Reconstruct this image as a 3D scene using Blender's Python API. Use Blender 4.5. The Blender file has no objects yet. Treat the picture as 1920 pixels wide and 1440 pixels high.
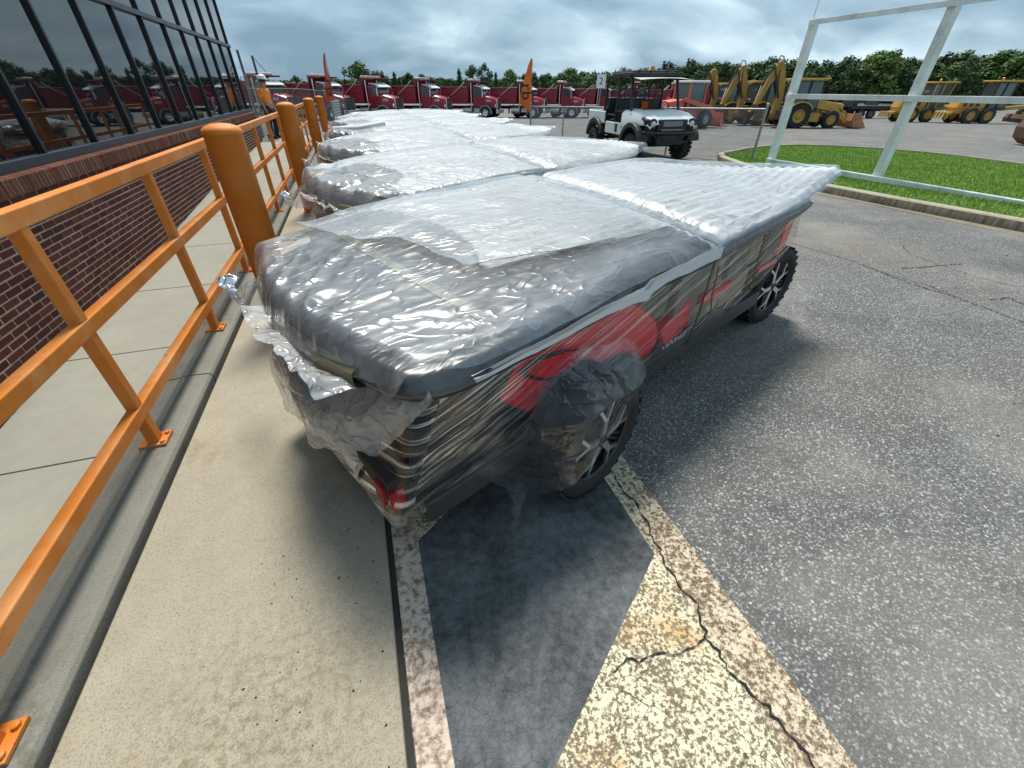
import bpy, bmesh, math, random
import numpy as np
from mathutils import Matrix, Vector, Euler, noise as mnoise

# ------------------------------------------------------------------ camera, sky, sun, exposure
sc = bpy.context.scene
COL = sc.collection
R = math.radians
HEAD = R(18.1416)          # camera heading, clockwise from +Y (the building runs along +Y)
cam_d = bpy.data.cameras.new('camera')
cam = bpy.data.objects.new('camera', cam_d)
COL.objects.link(cam)
cam.location = (0, 0, 1.5)
cam.rotation_euler = (R(90 - 35.26), 0, -HEAD)
cam_d.sensor_width = 36.0
cam_d.lens = 36.0 * 785.0 / 1920.0
cam_d.clip_start = 0.02
cam_d.clip_end = 3000
sc.camera = cam

SUN_EL, SUN_AZ = R(62), R(9)     # azimuth clockwise from +Y
world = bpy.data.worlds.new('World')
sc.world = world
world.use_nodes = True
wn, wl = world.node_tree.nodes, world.node_tree.links
wn.clear()
w_out = wn.new('ShaderNodeOutputWorld')
sky = wn.new('ShaderNodeTexSky')
sky.sky_type = 'NISHITA'
sky.sun_disc = False
sky.sun_elevation = SUN_EL
sky.sun_rotation = SUN_AZ
sky.air_density = 1.2
sky.dust_density = 2.0
bg1 = wn.new('ShaderNodeBackground')
bg1.inputs['Strength'].default_value = 0.10
wl.new(sky.outputs[0], bg1.inputs['Color'])
tc = wn.new('ShaderNodeTexCoord')
sep = wn.new('ShaderNodeSeparateXYZ')
wl.new(tc.outputs['Generated'], sep.inputs[0])
mz = wn.new('ShaderNodeMath'); mz.operation = 'MAXIMUM'; mz.inputs[1].default_value = 0.0
wl.new(sep.outputs['Z'], mz.inputs[0])
ad = wn.new('ShaderNodeMath'); ad.operation = 'ADD'; ad.inputs[1].default_value = 0.42
wl.new(mz.outputs[0], ad.inputs[0])
dx = wn.new('ShaderNodeMath'); dx.operation = 'DIVIDE'
dy = wn.new('ShaderNodeMath'); dy.operation = 'DIVIDE'
wl.new(sep.outputs['X'], dx.inputs[0]); wl.new(ad.outputs[0], dx.inputs[1])
wl.new(sep.outputs['Y'], dy.inputs[0]); wl.new(ad.outputs[0], dy.inputs[1])
cb = wn.new('ShaderNodeCombineXYZ')
wl.new(dx.outputs[0], cb.inputs[0]); wl.new(dy.outputs[0], cb.inputs[1])
def wnoise(scale, detail, rough, dist, off):
    mp = wn.new('ShaderNodeMapping'); mp.inputs['Location'].default_value = (off, off * 1.7, 0)
    mp.inputs['Rotation'].default_value = (0, 0, -HEAD)
    mp.inputs['Scale'].default_value = (0.75, 1.0, 1.0)
    wl.new(cb.outputs[0], mp.inputs[0])
    n = wn.new('ShaderNodeTexNoise'); n.inputs['Scale'].default_value = scale
    n.inputs['Detail'].default_value = detail; n.inputs['Roughness'].default_value = rough
    n.inputs['Distortion'].default_value = dist
    wl.new(mp.outputs[0], n.inputs['Vector'])
    return n
n1 = wnoise(1.15, 4.0, 0.50, 0.5, 3.1)
n2 = wnoise(3.4, 5.0, 0.52, 0.4, 7.7)
mixn = wn.new('ShaderNodeMath'); mixn.operation = 'MULTIPLY_ADD'
mixn.inputs[1].default_value = 0.45
wl.new(n2.outputs['Fac'], mixn.inputs[0])
sc1 = wn.new('ShaderNodeMath'); sc1.operation = 'MULTIPLY'; sc1.inputs[1].default_value = 0.55
wl.new(n1.outputs['Fac'], sc1.inputs[0]); wl.new(sc1.outputs[0], mixn.inputs[2])
ramp = wn.new('ShaderNodeValToRGB')
cr = ramp.color_ramp
cr.elements[0].position = 0.40; cr.elements[0].color = (0.115, 0.195, 0.262, 1)
cr.elements[1].position = 0.62; cr.elements[1].color = (0.46, 0.575, 0.64, 1)
e = cr.elements.new(0.46); e.color = (0.168, 0.262, 0.338, 1)
e = cr.elements.new(0.53); e.color = (0.260, 0.366, 0.445, 1)
wl.new(mixn.outputs[0], ramp.inputs[0])
bg2 = wn.new('ShaderNodeBackground'); bg2.inputs['Strength'].default_value = 1.2
wl.new(ramp.outputs[0], bg2.inputs['Color'])
wm = wn.new('ShaderNodeMixShader'); wm.inputs[0].default_value = 0.93
wl.new(bg1.outputs[0], wm.inputs[1]); wl.new(bg2.outputs[0], wm.inputs[2])
wl.new(wm.outputs[0], w_out.inputs['Surface'])

sun_d = bpy.data.lights.new('sun', 'SUN')
sun_d.energy = 3.3
sun_d.angle = R(15)
sun_d.color = (1.0, 0.95, 0.87)
sun = bpy.data.objects.new('sun', sun_d)
COL.objects.link(sun)
sun.rotation_euler = (math.pi / 2 - SUN_EL, 0, -SUN_AZ + math.pi)
sv = sc.view_settings
sv.view_transform = 'Standard'; sv.look = 'None'; sv.gamma = 1.0; sv.use_curve_mapping = False
sv.exposure = 0.58
try:
    sc.cycles.transparent_max_bounces = 24
    sc.cycles.max_bounces = 8
except Exception:
    pass

# ------------------------------------------------------------------ helpers
rng = random.Random(7)
def smooth(a, b, x):
    t = min(1.0, max(0.0, (x - a) / (b - a)))
    return t * t * (3 - 2 * t)
def gz(X, Y):
    w = max(smooth(0.3, 4, X), smooth(20, 28, Y))
    return max(-1.7, min(0.0, .15 - .0115 * X - .0225 * Y)) * w

class MB:
    """collects verts and faces and links them as one mesh object"""
    def __init__(s):
        s.v = []; s.f = []; s.m = []; s.uv = {}
    def add(s, vs, fs, mi=0, M=None):
        o = len(s.v)
        if M is not None:
            vs = [tuple(M @ Vector(p)) for p in vs]
        s.v.extend([tuple(p) for p in vs])
        for f in fs:
            s.f.append(tuple(i + o for i in f)); s.m.append(mi)
        return s
    def box(s, c, d, mi=0, rot=None, M=None):
        x, y, z = d[0] / 2, d[1] / 2, d[2] / 2
        vs = [Vector((sx * x, sy * y, sz * z)) for sx in (-1, 1) for sy in (-1, 1) for sz in (-1, 1)]
        if rot is not None:
            rm = rot if isinstance(rot, Matrix) else Euler(rot).to_matrix()
            vs = [rm @ p for p in vs]
        vs = [p + Vector(c) for p in vs]
        return s.add(vs, [(0, 1, 3, 2), (4, 6, 7, 5), (0, 4, 5, 1), (2, 3, 7, 6), (0, 2, 6, 4), (1, 5, 7, 3)], mi, M)
    def bar(s, p, q, w, h, mi=0, up=(0, 0, 1), M=None):
        p, q = Vector(p), Vector(q); d = q - p; L = d.length
        if L < 1e-6: return s
        x = d / L; upv = Vector(up)
        if abs(x.dot(upv)) > .98: upv = Vector((0, 1, 0)) if abs(x.y) < .9 else Vector((1, 0, 0))
        y = upv.cross(x).normalized(); z = x.cross(y)
        rm = Matrix((x, y, z)).transposed()
        return s.box((p + q) / 2, (L, w, h), mi, rm, M)
    def tube(s, pts, r, n=8, mi=0, cap=True, M=None, closed=False):
        pts = [Vector(p) for p in pts]; k = len(pts)
        rs = r if isinstance(r, (list, tuple)) else [r] * k
        vs = []; fs = []; ref = None
        for i, p in enumerate(pts):
            if closed: t = pts[(i + 1) % k] - pts[i - 1]
            else: t = pts[min(i + 1, k - 1)] - pts[max(i - 1, 0)]
            t.normalize()
            if ref is None:
                ref = Vector((0, 0, 1)) if abs(t.z) < .9 else Vector((1, 0, 0))
            a = ref - t * ref.dot(t)
            if a.length < 1e-5: a = Vector((1, 0, 0)) - t * t.x
            a.normalize(); b = t.cross(a); ref = a
            for j in range(n):
                th = 2 * math.pi * j / n
                vs.append(p + (a * math.cos(th) + b * math.sin(th)) * rs[i])
        for i in range(k if closed else k - 1):
            o, q = i * n, ((i + 1) % k) * n
            for j in range(n):
                fs.append((o + j, o + (j + 1) % n, q + (j + 1) % n, q + j))
        if cap and not closed:
            fs.append(tuple(range(n - 1, -1, -1))); fs.append(tuple(range((k - 1) * n, k * n)))
        return s.add(vs, fs, mi, M)
    def lathe(s, prof, n=24, axis='z', mi=0, M=None, c=(0, 0, 0), cap=True):
        """prof: list of (radius, height)"""
        vs = []; fs = []; k = len(prof)
        for (r, h) in prof:
            for j in range(n):
                th = 2 * math.pi * j / n
                a, b = r * math.cos(th), r * math.sin(th)
                vs.append({'z': (a, b, h), 'y': (a, h, b), 'x': (h, a, b)}[axis])
        vs = [(p[0] + c[0], p[1] + c[1], p[2] + c[2]) for p in vs]
        for i in range(k - 1):
            for j in range(n):
                q = (i * n + j, i * n + (j + 1) % n, (i + 1) * n + (j + 1) % n, (i + 1) * n + j)
                fs.append(q if axis != 'y' else q[::-1])
        if cap and prof[0][0] > 1e-4: fs.append(tuple(range(n))[::-1] if axis != 'y' else tuple(range(n)))
        if cap and prof[-1][0] > 1e-4: fs.append(tuple(range((k - 1) * n, k * n)) if axis != 'y' else tuple(range((k - 1) * n, k * n))[::-1])
        return s.add(vs, fs, mi, M)
    def prism(s, poly, a, b, axis='y', mi=0, M=None):
        """poly in the two other axes in order (x,z) for y, (y,z) for x, (x,y) for z, pushed from a to b"""
        n = len(poly)
        def P(p, h): return {'y': (p[0], h, p[1]), 'x': (h, p[0], p[1]), 'z': (p[0], p[1], h)}[axis]
        vs = [P(p, a) for p in poly] + [P(p, b) for p in poly]
        fs = [tuple(range(n))[::-1], tuple(range(n, 2 * n))]
        for i in range(n): fs.append((i, (i + 1) % n, n + (i + 1) % n, n + i))
        return s.add(vs, fs, mi, M)
    def grid(s, P, mi=0, flip=False, M=None):
        """P: array (a,b,3)"""
        a, b = P.shape[:2]
        o = len(s.v)
        vs = P.reshape(-1, 3)
        if M is not None:
            vs = [tuple(M @ Vector(p)) for p in vs]
        s.v.extend(map(tuple, vs))
        for i in range(a - 1):
            for j in range(b - 1):
                q = (o + i * b + j, o + (i + 1) * b + j, o + (i + 1) * b + j + 1, o + i * b + j + 1)
                s.f.append(q[::-1] if flip else q); s.m.append(mi)
        return s
    def mesh(s, name, mats, smooth_ang=None, fix=True):
        me = bpy.data.meshes.new(name)
        me.from_pydata(s.v, [], s.f)
        if not isinstance(mats, (list, tuple)): mats = [mats]
        for m in mats: me.materials.append(m)
        if len(mats) > 1: me.polygons.foreach_set('material_index', s.m)
        if fix:
            bm = bmesh.new(); bm.from_mesh(me)
            bmesh.ops.recalc_face_normals(bm, faces=bm.faces)
            bm.to_mesh(me); bm.free()
        if smooth_ang is not None:
            me.polygons.foreach_set('use_smooth', [True] * len(me.polygons))
            if smooth_ang < 180: me.set_sharp_from_angle(angle=R(smooth_ang))
        me.update()
        return me
    def build(s, name, mats, parent=None, loc=(0, 0, 0), rz=0, smooth_ang=None, bev=0, seg=2, fix=True):
        return link(name, s.mesh(name, mats, smooth_ang, fix), parent, loc, rz, bev, seg)

def link(name, me, parent=None, loc=(0, 0, 0), rz=0, bev=0, seg=2):
    o = bpy.data.objects.new(name, me)
    COL.objects.link(o)
    o.location = loc; o.rotation_euler = (0, 0, rz)
    if parent: o.parent = parent
    if bev:
        b = o.modifiers.new('bevel', 'BEVEL'); b.width = bev; b.segments = seg; b.limit_method = 'ANGLE'; b.angle_limit = R(35)
        b.harden_normals = False
    return o
def empty(name, loc, rz=0, label=None, cat=None, group=None):
    o = bpy.data.objects.new(name, None); COL.objects.link(o)
    o.location = loc; o.rotation_euler = (0, 0, rz); o.empty_display_size = .2
    return tag(o, label, cat, group)
def tag(o, label=None, cat=None, group=None, kind=None):
    if label: o['label'] = label
    if cat: o['category'] = cat
    if group: o['group'] = group
    if kind: o['kind'] = kind
    return o
KIDS = {}
def kids(o): return [c for c in bpy.data.objects if c.parent == o]
def copy_tree(o, parent=None):
    c = o.copy(); COL.objects.link(c); c.parent = parent
    for ch in kids(o): copy_tree(ch, c)
    return c
def text(name, body, size, mat, parent=None, loc=(0, 0, 0), rot=(0, 0, 0), ext=.002, align='CENTER', shear=0):
    cu = bpy.data.curves.new(name, 'FONT'); cu.body = body; cu.size = size; cu.extrude = ext
    cu.align_x = align; cu.align_y = 'CENTER'; cu.shear = shear
    tmp = bpy.data.objects.new(name, cu); COL.objects.link(tmp)
    dg = bpy.context.evaluated_depsgraph_get()
    me = bpy.data.meshes.new_from_object(tmp.evaluated_get(dg))
    bpy.data.objects.remove(tmp)
    me.materials.clear(); me.materials.append(mat)
    o = link(name, me, parent, loc); o.rotation_euler = rot
    return o

# numpy value noise ------------------------------------------------
def vnoise(x, y, seed=0):
    x = np.asarray(x, float); y = np.asarray(y, float)
    xi, yi = np.floor(x).astype(np.int64), np.floor(y).astype(np.int64)
    xf, yf = x - xi, y - yi
    def h(a, b):
        n = (a * 374761393 + b * 668265263 + seed * 974634777) & 0x7fffffff
        n = ((n ^ (n >> 13)) * 1274126177) & 0x7fffffff
        return ((n ^ (n >> 16)) & 0xffff) / 65535.0
    u = xf * xf * xf * (xf * (xf * 6 - 15) + 10); v = yf * yf * yf * (yf * (yf * 6 - 15) + 10)
    a = h(xi, yi) * (1 - u) + h(xi + 1, yi) * u
    b = h(xi, yi + 1) * (1 - u) + h(xi + 1, yi + 1) * u
    return (a * (1 - v) + b * v) * 2 - 1
def fbm(x, y, seed=0, o=4, g=.5):
    t = 0; a = 1; n = 0
    for i in range(o):
        t = t + a * vnoise(x * 2 ** i, y * 2 ** i, seed + i * 13); n += a; a *= g
    return t / n
def ridged(x, y, seed=0, o=3):
    t = 0; a = 1; n = 0
    for i in range(o):
        t = t + a * (1 - 2.2 * np.abs(vnoise(x * 2 ** i, y * 2 ** i, seed + i * 17))); n += a; a *= .5
    return t / n

# ------------------------------------------------------------------ materials
class NT:
    def __init__(s, name):
        s.mat = bpy.data.materials.new(name); s.mat.use_nodes = True
        s.t = s.mat.node_tree; s.n = s.t.nodes; s.l = s.t.links
        s.b = s.n.get('Principled BSDF'); s.out = s.n.get('Material Output')
        s._c = None
    def new(s, t, **kw):
        n = s.n.new('ShaderNode' + t)
        for k, v in kw.items(): setattr(n, k, v)
        return n
    def coord(s, kind='Object'):
        if s._c is None: s._c = s.new('TexCoord')
        return s._c.outputs[kind]
    def lk(s, a, b): s.l.new(a, b)
    def val(s, v, sock):
        if hasattr(v, 'node'): s.lk(v, sock)
        else: sock.default_value = v
    def math(s, op, a, b=0.0, c=None, clamp=False):
        n = s.new('Math', operation=op); n.use_clamp = clamp
        s.val(a, n.inputs[0]); s.val(b, n.inputs[1])
        if c is not None: s.val(c, n.inputs[2])
        return n.outputs[0]
    def mapping(s, vec, scale=(1, 1, 1), rot=(0, 0, 0), loc=(0, 0, 0)):
        n = s.new('Mapping'); s.lk(vec, n.inputs[0])
        n.inputs['Scale'].default_value = scale; n.inputs['Rotation'].default_value = rot; n.inputs['Location'].default_value = loc
        return n.outputs[0]
    def noise(s, scale, detail=3, rough=.55, vec=None, dist=0):
        n = s.new('TexNoise'); n.inputs['Scale'].default_value = scale; n.inputs['Detail'].default_value = detail
        n.inputs['Roughness'].default_value = rough; n.inputs['Distortion'].default_value = dist
        s.lk(vec if vec is not None else s.coord(), n.inputs['Vector'])
        return n.outputs['Fac']
    def voro(s, scale, feature='F1', out='Distance', vec=None, rand=1.0):
        n = s.new('TexVoronoi', feature=feature); n.inputs['Scale'].default_value = scale
        n.inputs['Randomness'].default_value = rand
        s.lk(vec if vec is not None else s.coord(), n.inputs['Vector'])
        return n.outputs[out]
    def ramp(s, fac, stops):
        n = s.new('ValToRGB'); cr = n.color_ramp
        while len(cr.elements) < len(stops): cr.elements.new(.5)
        for e, (p, c) in zip(cr.elements, stops):
            e.position = p
            e.color = (c, c, c, 1) if isinstance(c, (int, float)) else (*c, 1)
        s.lk(fac, n.inputs[0]); return n.outputs[0]
    def mix(s, fac, a, b, blend='MIX'):
        n = s.new('Mix', data_type='RGBA', blend_type=blend)
        n.clamp_factor = True
        s.val(fac, n.inputs[0])
        for v, k in ((a, 6), (b, 7)):
            if hasattr(v, 'node'): s.lk(v, n.inputs[k])
            else: n.inputs[k].default_value = (*v, 1) if len(v) == 3 else v
        return n.outputs[2]
    def bump(s, h, strength=.3, dist=.01, sock=None):
        n = s.new('Bump'); n.inputs['Strength'].default_value = strength; n.inputs['Distance'].default_value = dist
        s.lk(h, n.inputs['Height'])
        if sock is None: s.lk(n.outputs[0], s.b.inputs['Normal'])
        return n.outputs[0]
    def set(s, color=None, rough=None, metal=None, spec=None):
        if color is not None:
            if hasattr(color, 'node'): s.lk(color, s.b.inputs['Base Color'])
            else: s.b.inputs['Base Color'].default_value = (*color, 1)
        if rough is not None: s.val(rough, s.b.inputs['Roughness'])
        if metal is not None: s.b.inputs['Metallic'].default_value = metal
        if spec is not None: s.b.inputs['Specular IOR Level'].default_value = spec
        return s

def mul(c, k): return tuple(min(1, x * k) for x in c)
def simple(name, col, rough=.5, metal=0, var=.18, scale=6, bump=.08, dirt=None, dirt_amt=.35, spec=None, fine=60):
    m = NT(name)
    n = m.noise(scale, 4, .6)
    c = m.mix(n, mul(col, 1 - var), mul(col, 1 + var))
    if dirt is not None:
        d = m.ramp(m.noise(scale * .45, 5, .65), [(.45, 0.0), (.72, 1.0)])
        c = m.mix(m.math('MULTIPLY', d, dirt_amt), c, dirt)
    r = m.math('MULTIPLY_ADD', m.noise(scale * 2, 3), .25, rough - .12)
    m.set(c, r, metal, spec)
    if bump: m.bump(m.noise(fine, 3), bump, .004)
    return m.mat

M = {}
# asphalt: worn binder with pale stones
def asphalt(name, base, stone, stone_scale=118, patch=True, crackle=False):
    m = NT(name)
    co = m.coord('Object')
    fars = m.ramp(m.noise(.06, 4, .6, m.mapping(co, (.35, 1, 1), (0, 0, .5))), [(.35, 0.0), (.65, 1.0)])
    wob = m.new('VectorMath', operation='ADD'); nz = m.new('TexNoise'); nz.inputs['Scale'].default_value = 60; m.lk(co, nz.inputs['Vector'])
    sc_ = m.new('VectorMath', operation='SCALE'); sc_.inputs['Scale'].default_value = .012
    m.lk(nz.outputs['Color'], sc_.inputs[0]); m.lk(co, wob.inputs[0]); m.lk(sc_.outputs[0], wob.inputs[1]); wv = wob.outputs[0]
    cell = m.voro(stone_scale, 'F1', 'Color', wv)
    sepc = m.new('SeparateColor'); m.lk(cell, sepc.inputs[0])
    d = m.voro(stone_scale, 'F1', 'Distance', wv)
    cell2 = m.voro(stone_scale * .52, 'F1', 'Color', wv); sep2 = m.new('SeparateColor'); m.lk(cell2, sep2.inputs[0])
    d2 = m.voro(stone_scale * .52, 'F1', 'Distance', wv)
    st = m.ramp(sepc.outputs[0], [(.0, .02), (.40, .14), (.70, .36), (.90, .66), (1.0, 1.0)])
    st = m.math('MULTIPLY', st, m.ramp(d, [(.30, 1.0), (.66, .12)]))
    st2 = m.math('MULTIPLY', m.ramp(sep2.outputs[1], [(.80, 0.0), (.84, .55), (1.0, 1.0)]), m.ramp(d2, [(.26, 1.0), (.44, 0.0)]))
    st = m.math('MAXIMUM', st, st2)
    big = m.noise(.55, 5, .6, co); mid = m.noise(3.2, 4, .6, co)
    b = m.mix(big, mul(base, .72), mul(base, 1.3))
    b = m.mix(m.ramp(mid, [(.35, 0.0), (.7, .30)]), b, mul(base, .6))
    b = m.mix(fars, mul(base, .70), b)
    tint = m.mix(sepc.outputs[1], stone, mul(stone, .72))
    c = m.mix(st, b, tint)
    if patch:
        oil = m.ramp(m.noise(1.35, 5, .62), [(.52, 0.0), (.70, .42)])
        b2 = m.ramp(m.voro(.9, 'F1', 'Distance', m.mapping(co, (1, 1, 0))), [(.05, .55), (.16, 0.0)])
        c = m.mix(m.math('MAXIMUM', oil, m.math('MULTIPLY', b2, m.noise(9, 4, .7))), c, mul(base, .55))
        dust = m.ramp(m.noise(.8, 5, .65, m.mapping(co, (1, 1, 1), (0, 0, 0), (9, 4, 0))), [(.50, 0.0), (.72, .4)])
        c = m.mix(dust, c, (.36, .345, .31))
        warm = m.ramp(m.noise(.42, 3, .5, co), [(.46, 0.0), (.66, .45)])
        c = m.mix(warm, c, (.22, .185, .15))
    m.set(c, .88, 0, .25)
    h = m.math('ADD', m.math('MULTIPLY', d, -1.0), m.math('MULTIPLY', m.noise(40, 3, .6, co), .6))
    if crackle:
        v = m.voro(9, 'DISTANCE_TO_EDGE', 'Distance', m.mapping(co, (1, 1, 1)))
        ck = m.ramp(v, [(.0, 0.0), (.05, 1.0)])
        h = m.math('ADD', h, m.math('MULTIPLY', ck, 1.2))
    m.bump(h, .55, .006)
    return m.mat
M['asphalt'] = asphalt('asphalt', (.108, .108, .105), (.56, .56, .54))
def seal_patch():
    m = NT('dark sealer'); co = m.coord()
    wob = m.new('VectorMath', operation='ADD')
    nz = m.new('TexNoise'); nz.inputs['Scale'].default_value = 18; m.lk(co, nz.inputs['Vector'])
    sc_ = m.new('VectorMath', operation='SCALE'); sc_.inputs['Scale'].default_value = .055
    m.lk(nz.outputs['Color'], sc_.inputs[0]); m.lk(co, wob.inputs[0]); m.lk(sc_.outputs[0], wob.inputs[1])
    v = m.voro(46, 'DISTANCE_TO_EDGE', 'Distance', wob.outputs[0])
    v2 = m.voro(16, 'DISTANCE_TO_EDGE', 'Distance', wob.outputs[0])
    fine = m.ramp(v, [(.0, 0.0), (.10, 1.0)]); coarse = m.ramp(v2, [(.0, 0.0), (.025, 1.0)])
    big = m.ramp(m.math('MULTIPLY_ADD', m.noise(24, 4, .7), .4, m.math('MULTIPLY', m.noise(3.2, 6, .65), .62)), [(.40, 0.0), (.62, 1.0)])
    c = m.mix(big, (.046, .051, .055), (.165, .176, .182))
    c = m.mix(m.math('MULTIPLY', m.math('SUBTRACT', 1.0, fine), .20), c, (.022, .026, .030))
    c = m.mix(m.math('MULTIPLY', m.math('SUBTRACT', 1.0, coarse), .22), c, (.014, .015, .017))
    sp = m.ramp(m.noise(160, 2), [(.62, 0.0), (.75, .35)])
    c = m.mix(sp, c, (.16, .17, .18))
    m.set(c, .8, 0, .3)
    m.bump(m.math('ADD', m.math('MULTIPLY', fine, .5), m.math('ADD', coarse, m.noise(150, 3, .6))), .4, .005)
    return m.mat
M['sealer'] = seal_patch()
def worn_paint(name, paint, under, lo, hi, rust=None, scale=55):
    m = NT(name); co = m.coord()
    n = m.noise(scale, 6, .68); big = m.noise(4.5, 4, .6)
    s_ = m.math('MULTIPLY_ADD', big, .30, m.math('MULTIPLY', n, .98))
    k = m.ramp(s_, [(lo, 0.0), (hi, 1.0)])
    pc = m.mix(m.noise(9, 4), mul(paint, .86), mul(paint, 1.08))
    if rust:
        pc = m.mix(m.ramp(m.noise(3.1, 5, .65), [(.50, 0.0), (.70, .9)]), pc, rust)
    c = m.mix(k, m.mix(m.noise(70, 3), mul(under, .6), mul(under, 1.35)), pc)
    v = m.voro(13, 'DISTANCE_TO_EDGE', 'Distance', m.mapping(co, (1, 1, 1), (0, 0, .4)))
    ck = m.ramp(v, [(.0, 1.0), (.022, 0.0)])
    ck = m.math('MULTIPLY', ck, m.ramp(m.noise(2.2, 3), [(.45, 0.0), (.6, .9)]))
    c = m.mix(ck, c, (.035, .028, .02))
    m.set(c, .85, 0, .25)
    m.bump(m.math('ADD', k, m.noise(120, 3)), .55, .004)
    return m.mat
M['cream_paint'] = worn_paint('cream hatch paint', (.72, .66, .48), (.20, .155, .10), .585, .655, (.55, .33, .11), 85)
M['line_cream'] = worn_paint('worn cream line', (.64, .54, .40), (.17, .125, .08), .56, .68, (.48, .31, .13), 70)
M['line_paint'] = worn_paint('faded line paint', (.66, .53, .44), (.20, .15, .11), .50, .68, (.50, .36, .24), 42)
def concrete(name, col, stain, speck=True, stain_amt=.6, dark=(.10, .09, .07), bs=.25, blob=None):
    m = NT(name)
    big = m.noise(1.1, 5, .6); mid = m.noise(7, 5, .62); fin = m.noise(190, 3, .65)
    c = m.mix(big, mul(col, .82), mul(col, 1.14))
    c = m.mix(m.ramp(mid, [(.38, .30), (.62, 0.0)]), c, mul(col, .72))
    st = m.math('MULTIPLY', m.ramp(m.noise(1.25, 3, .5, m.mapping(m.coord(), (1, 1, 1), (0, 0, 0), (1.3, .4, 0))), [(.50, 0.0), (.66, 1.0)]),
                m.ramp(m.noise(14, 5, .7), [(.46, 0.0), (.60, 1.0)]))
    c = m.mix(m.math('MULTIPLY', st, stain_amt), c, stain)
    if blob:
        dv = m.new('VectorMath', operation='DISTANCE'); m.lk(m.mapping(m.coord(), (1, 1, 0)), dv.inputs[0]); dv.inputs[1].default_value = (blob[0], blob[1], 0)
        bb = m.math('MULTIPLY', m.ramp(dv.outputs['Value'], [(.12, 1.0), (blob[2], 0.0)]), m.ramp(m.noise(34, 6, .74), [(.45, 0.0), (.62, .62)]))
        c = m.mix(bb, c, stain)
        pits = m.ramp(m.voro(70, 'F1', 'Distance'), [(.05, 1.0), (.16, 0.0)])
        c = m.mix(m.math('MULTIPLY', pits, .45), c, mul(dark, .8))
    c = m.mix(m.ramp(fin, [(.32, .55), (.5, 0.0)]), c, dark)
    c = m.mix(m.ramp(m.noise(210, 2), [(.66, 0.0), (.74, .5)]), c, mul(col, 1.7))
    m.set(c, .9, 0, .25)
    m.bump(m.math('ADD', fin, mid), bs, .004)
    return m.mat
M['pad'] = concrete('concrete walk', (.39, .345, .265), (.16, .11, .05), blob=(-.56, .58, .52))
M['kerb'] = concrete('kerb concrete', (.245, .24, .205), (.10, .085, .05), stain_amt=.8, bs=.45)
M['sidewalk'] = concrete('sidewalk concrete', (.34, .325, .27), (.26, .23, .17), stain_amt=.3, bs=.12, dark=(.22, .2, .16))
M['far_kerb'] = concrete('kerb by the grass', (.42, .38, .28), (.15, .13, .08), stain_amt=.5)
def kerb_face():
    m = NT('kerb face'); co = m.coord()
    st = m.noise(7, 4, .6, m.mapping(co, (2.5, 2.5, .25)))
    c = m.mix(m.ramp(st, [(.35, 0.0), (.65, 1.0)]), (.075, .065, .048), (.19, .17, .13))  # streaky; darker than the kerb top, the face's shade is put into the colour
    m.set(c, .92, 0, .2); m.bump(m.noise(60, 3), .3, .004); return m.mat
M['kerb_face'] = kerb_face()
M['gap'] = simple('dirt in joint', (.035, .032, .026), .95, 0, .5, 30, .3)
M['debris'] = simple('grey brown dirt', (.20, .17, .12), .95, 0, .5, 8, .4)
M['crack'] = simple('crack', (.02, .018, .015), .95, 0, .4, 20, .2)
def brick_mat(name, col, mort=False):
    m = NT(name)
    g = m.new('NewGeometry'); oi = m.new('ObjectInfo')
    r = m.math('FRACT', m.math('ADD', g.outputs['Random Per Island'], oi.outputs['Random']))
    c = m.ramp(r, [(.0, mul(col, .62)), (.35, mul(col, .9)), (.7, mul(col, 1.08)), (.93, mul(col, 1.35)), (1.0, (col[0] * .5, col[1] * .75, col[2] * .9))])
    c = m.mix(m.ramp(m.noise(38, 4, .65), [(.35, .55), (.6, 0.0)]), c, mul(col, .5))
    m.set(c, .88, 0, .2); m.bump(m.noise(160, 3), .35, .003)
    return m.mat
M['brick'] = brick_mat('red brick', (.118, .032, .026))
M['sill_brick'] = brick_mat('sill brick', (.165, .062, .040))
M['mortar'] = simple('grey mortar', (.52, .48, .40), .95, 0, .25, 14, .4, fine=140)
def orange_paint(name, col, chip=.25):
    m = NT(name)
    n = m.noise(5, 4, .6)
    c = m.mix(n, mul(col, .86), mul(col, 1.12))
    c = m.mix(m.ramp(m.noise(3.4, 6, .7), [(.46, 0.0), (.68, chip)]), c, (.80, .48, .24))
    c = m.mix(m.ramp(m.noise(26, 5, .7), [(.66, 0.0), (.71, .85)]), c, (.14, .06, .03))
    c = m.mix(m.ramp(m.noise(1.3, 4, .6, m.mapping(m.coord(), (1, 1, .35))), [(.48, 0.0), (.7, .3)]), c, mul(col, .55))
    m.set(c, m.math('MULTIPLY_ADD', m.noise(12, 3), .3, .42), 0, .35)
    m.bump(m.noise(90, 3), .12, .003)
    return m.mat
M['rail'] = orange_paint('orange rail paint', (.66, .205, .024), .40)
M['bollard'] = orange_paint('orange bollard paint', (.54, .150, .009), .10)
def glass_mat():
    m = NT('tinted window glass')
    m.set((.010, .012, .013), .015, 0, .5)
    m.b.inputs['IOR'].default_value = 1.85
    nb = m.bump(m.noise(.9, 2, .5), .02, .02)
    return m.mat
M['pane'] = glass_mat()
M['mullion'] = simple('dark bronze mullion', (.030, .034, .042), .35, .4, .2, 5, .05)
M['sillframe'] = simple('slate window frame', (.050, .068, .092), .38, .3, .25, 5, .05)
M['interior'] = simple('dark interior', (.012, .012, .013), .9)
M['roof_wall'] = simple('parapet metal', (.05, .055, .065), .4, .3)

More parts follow.
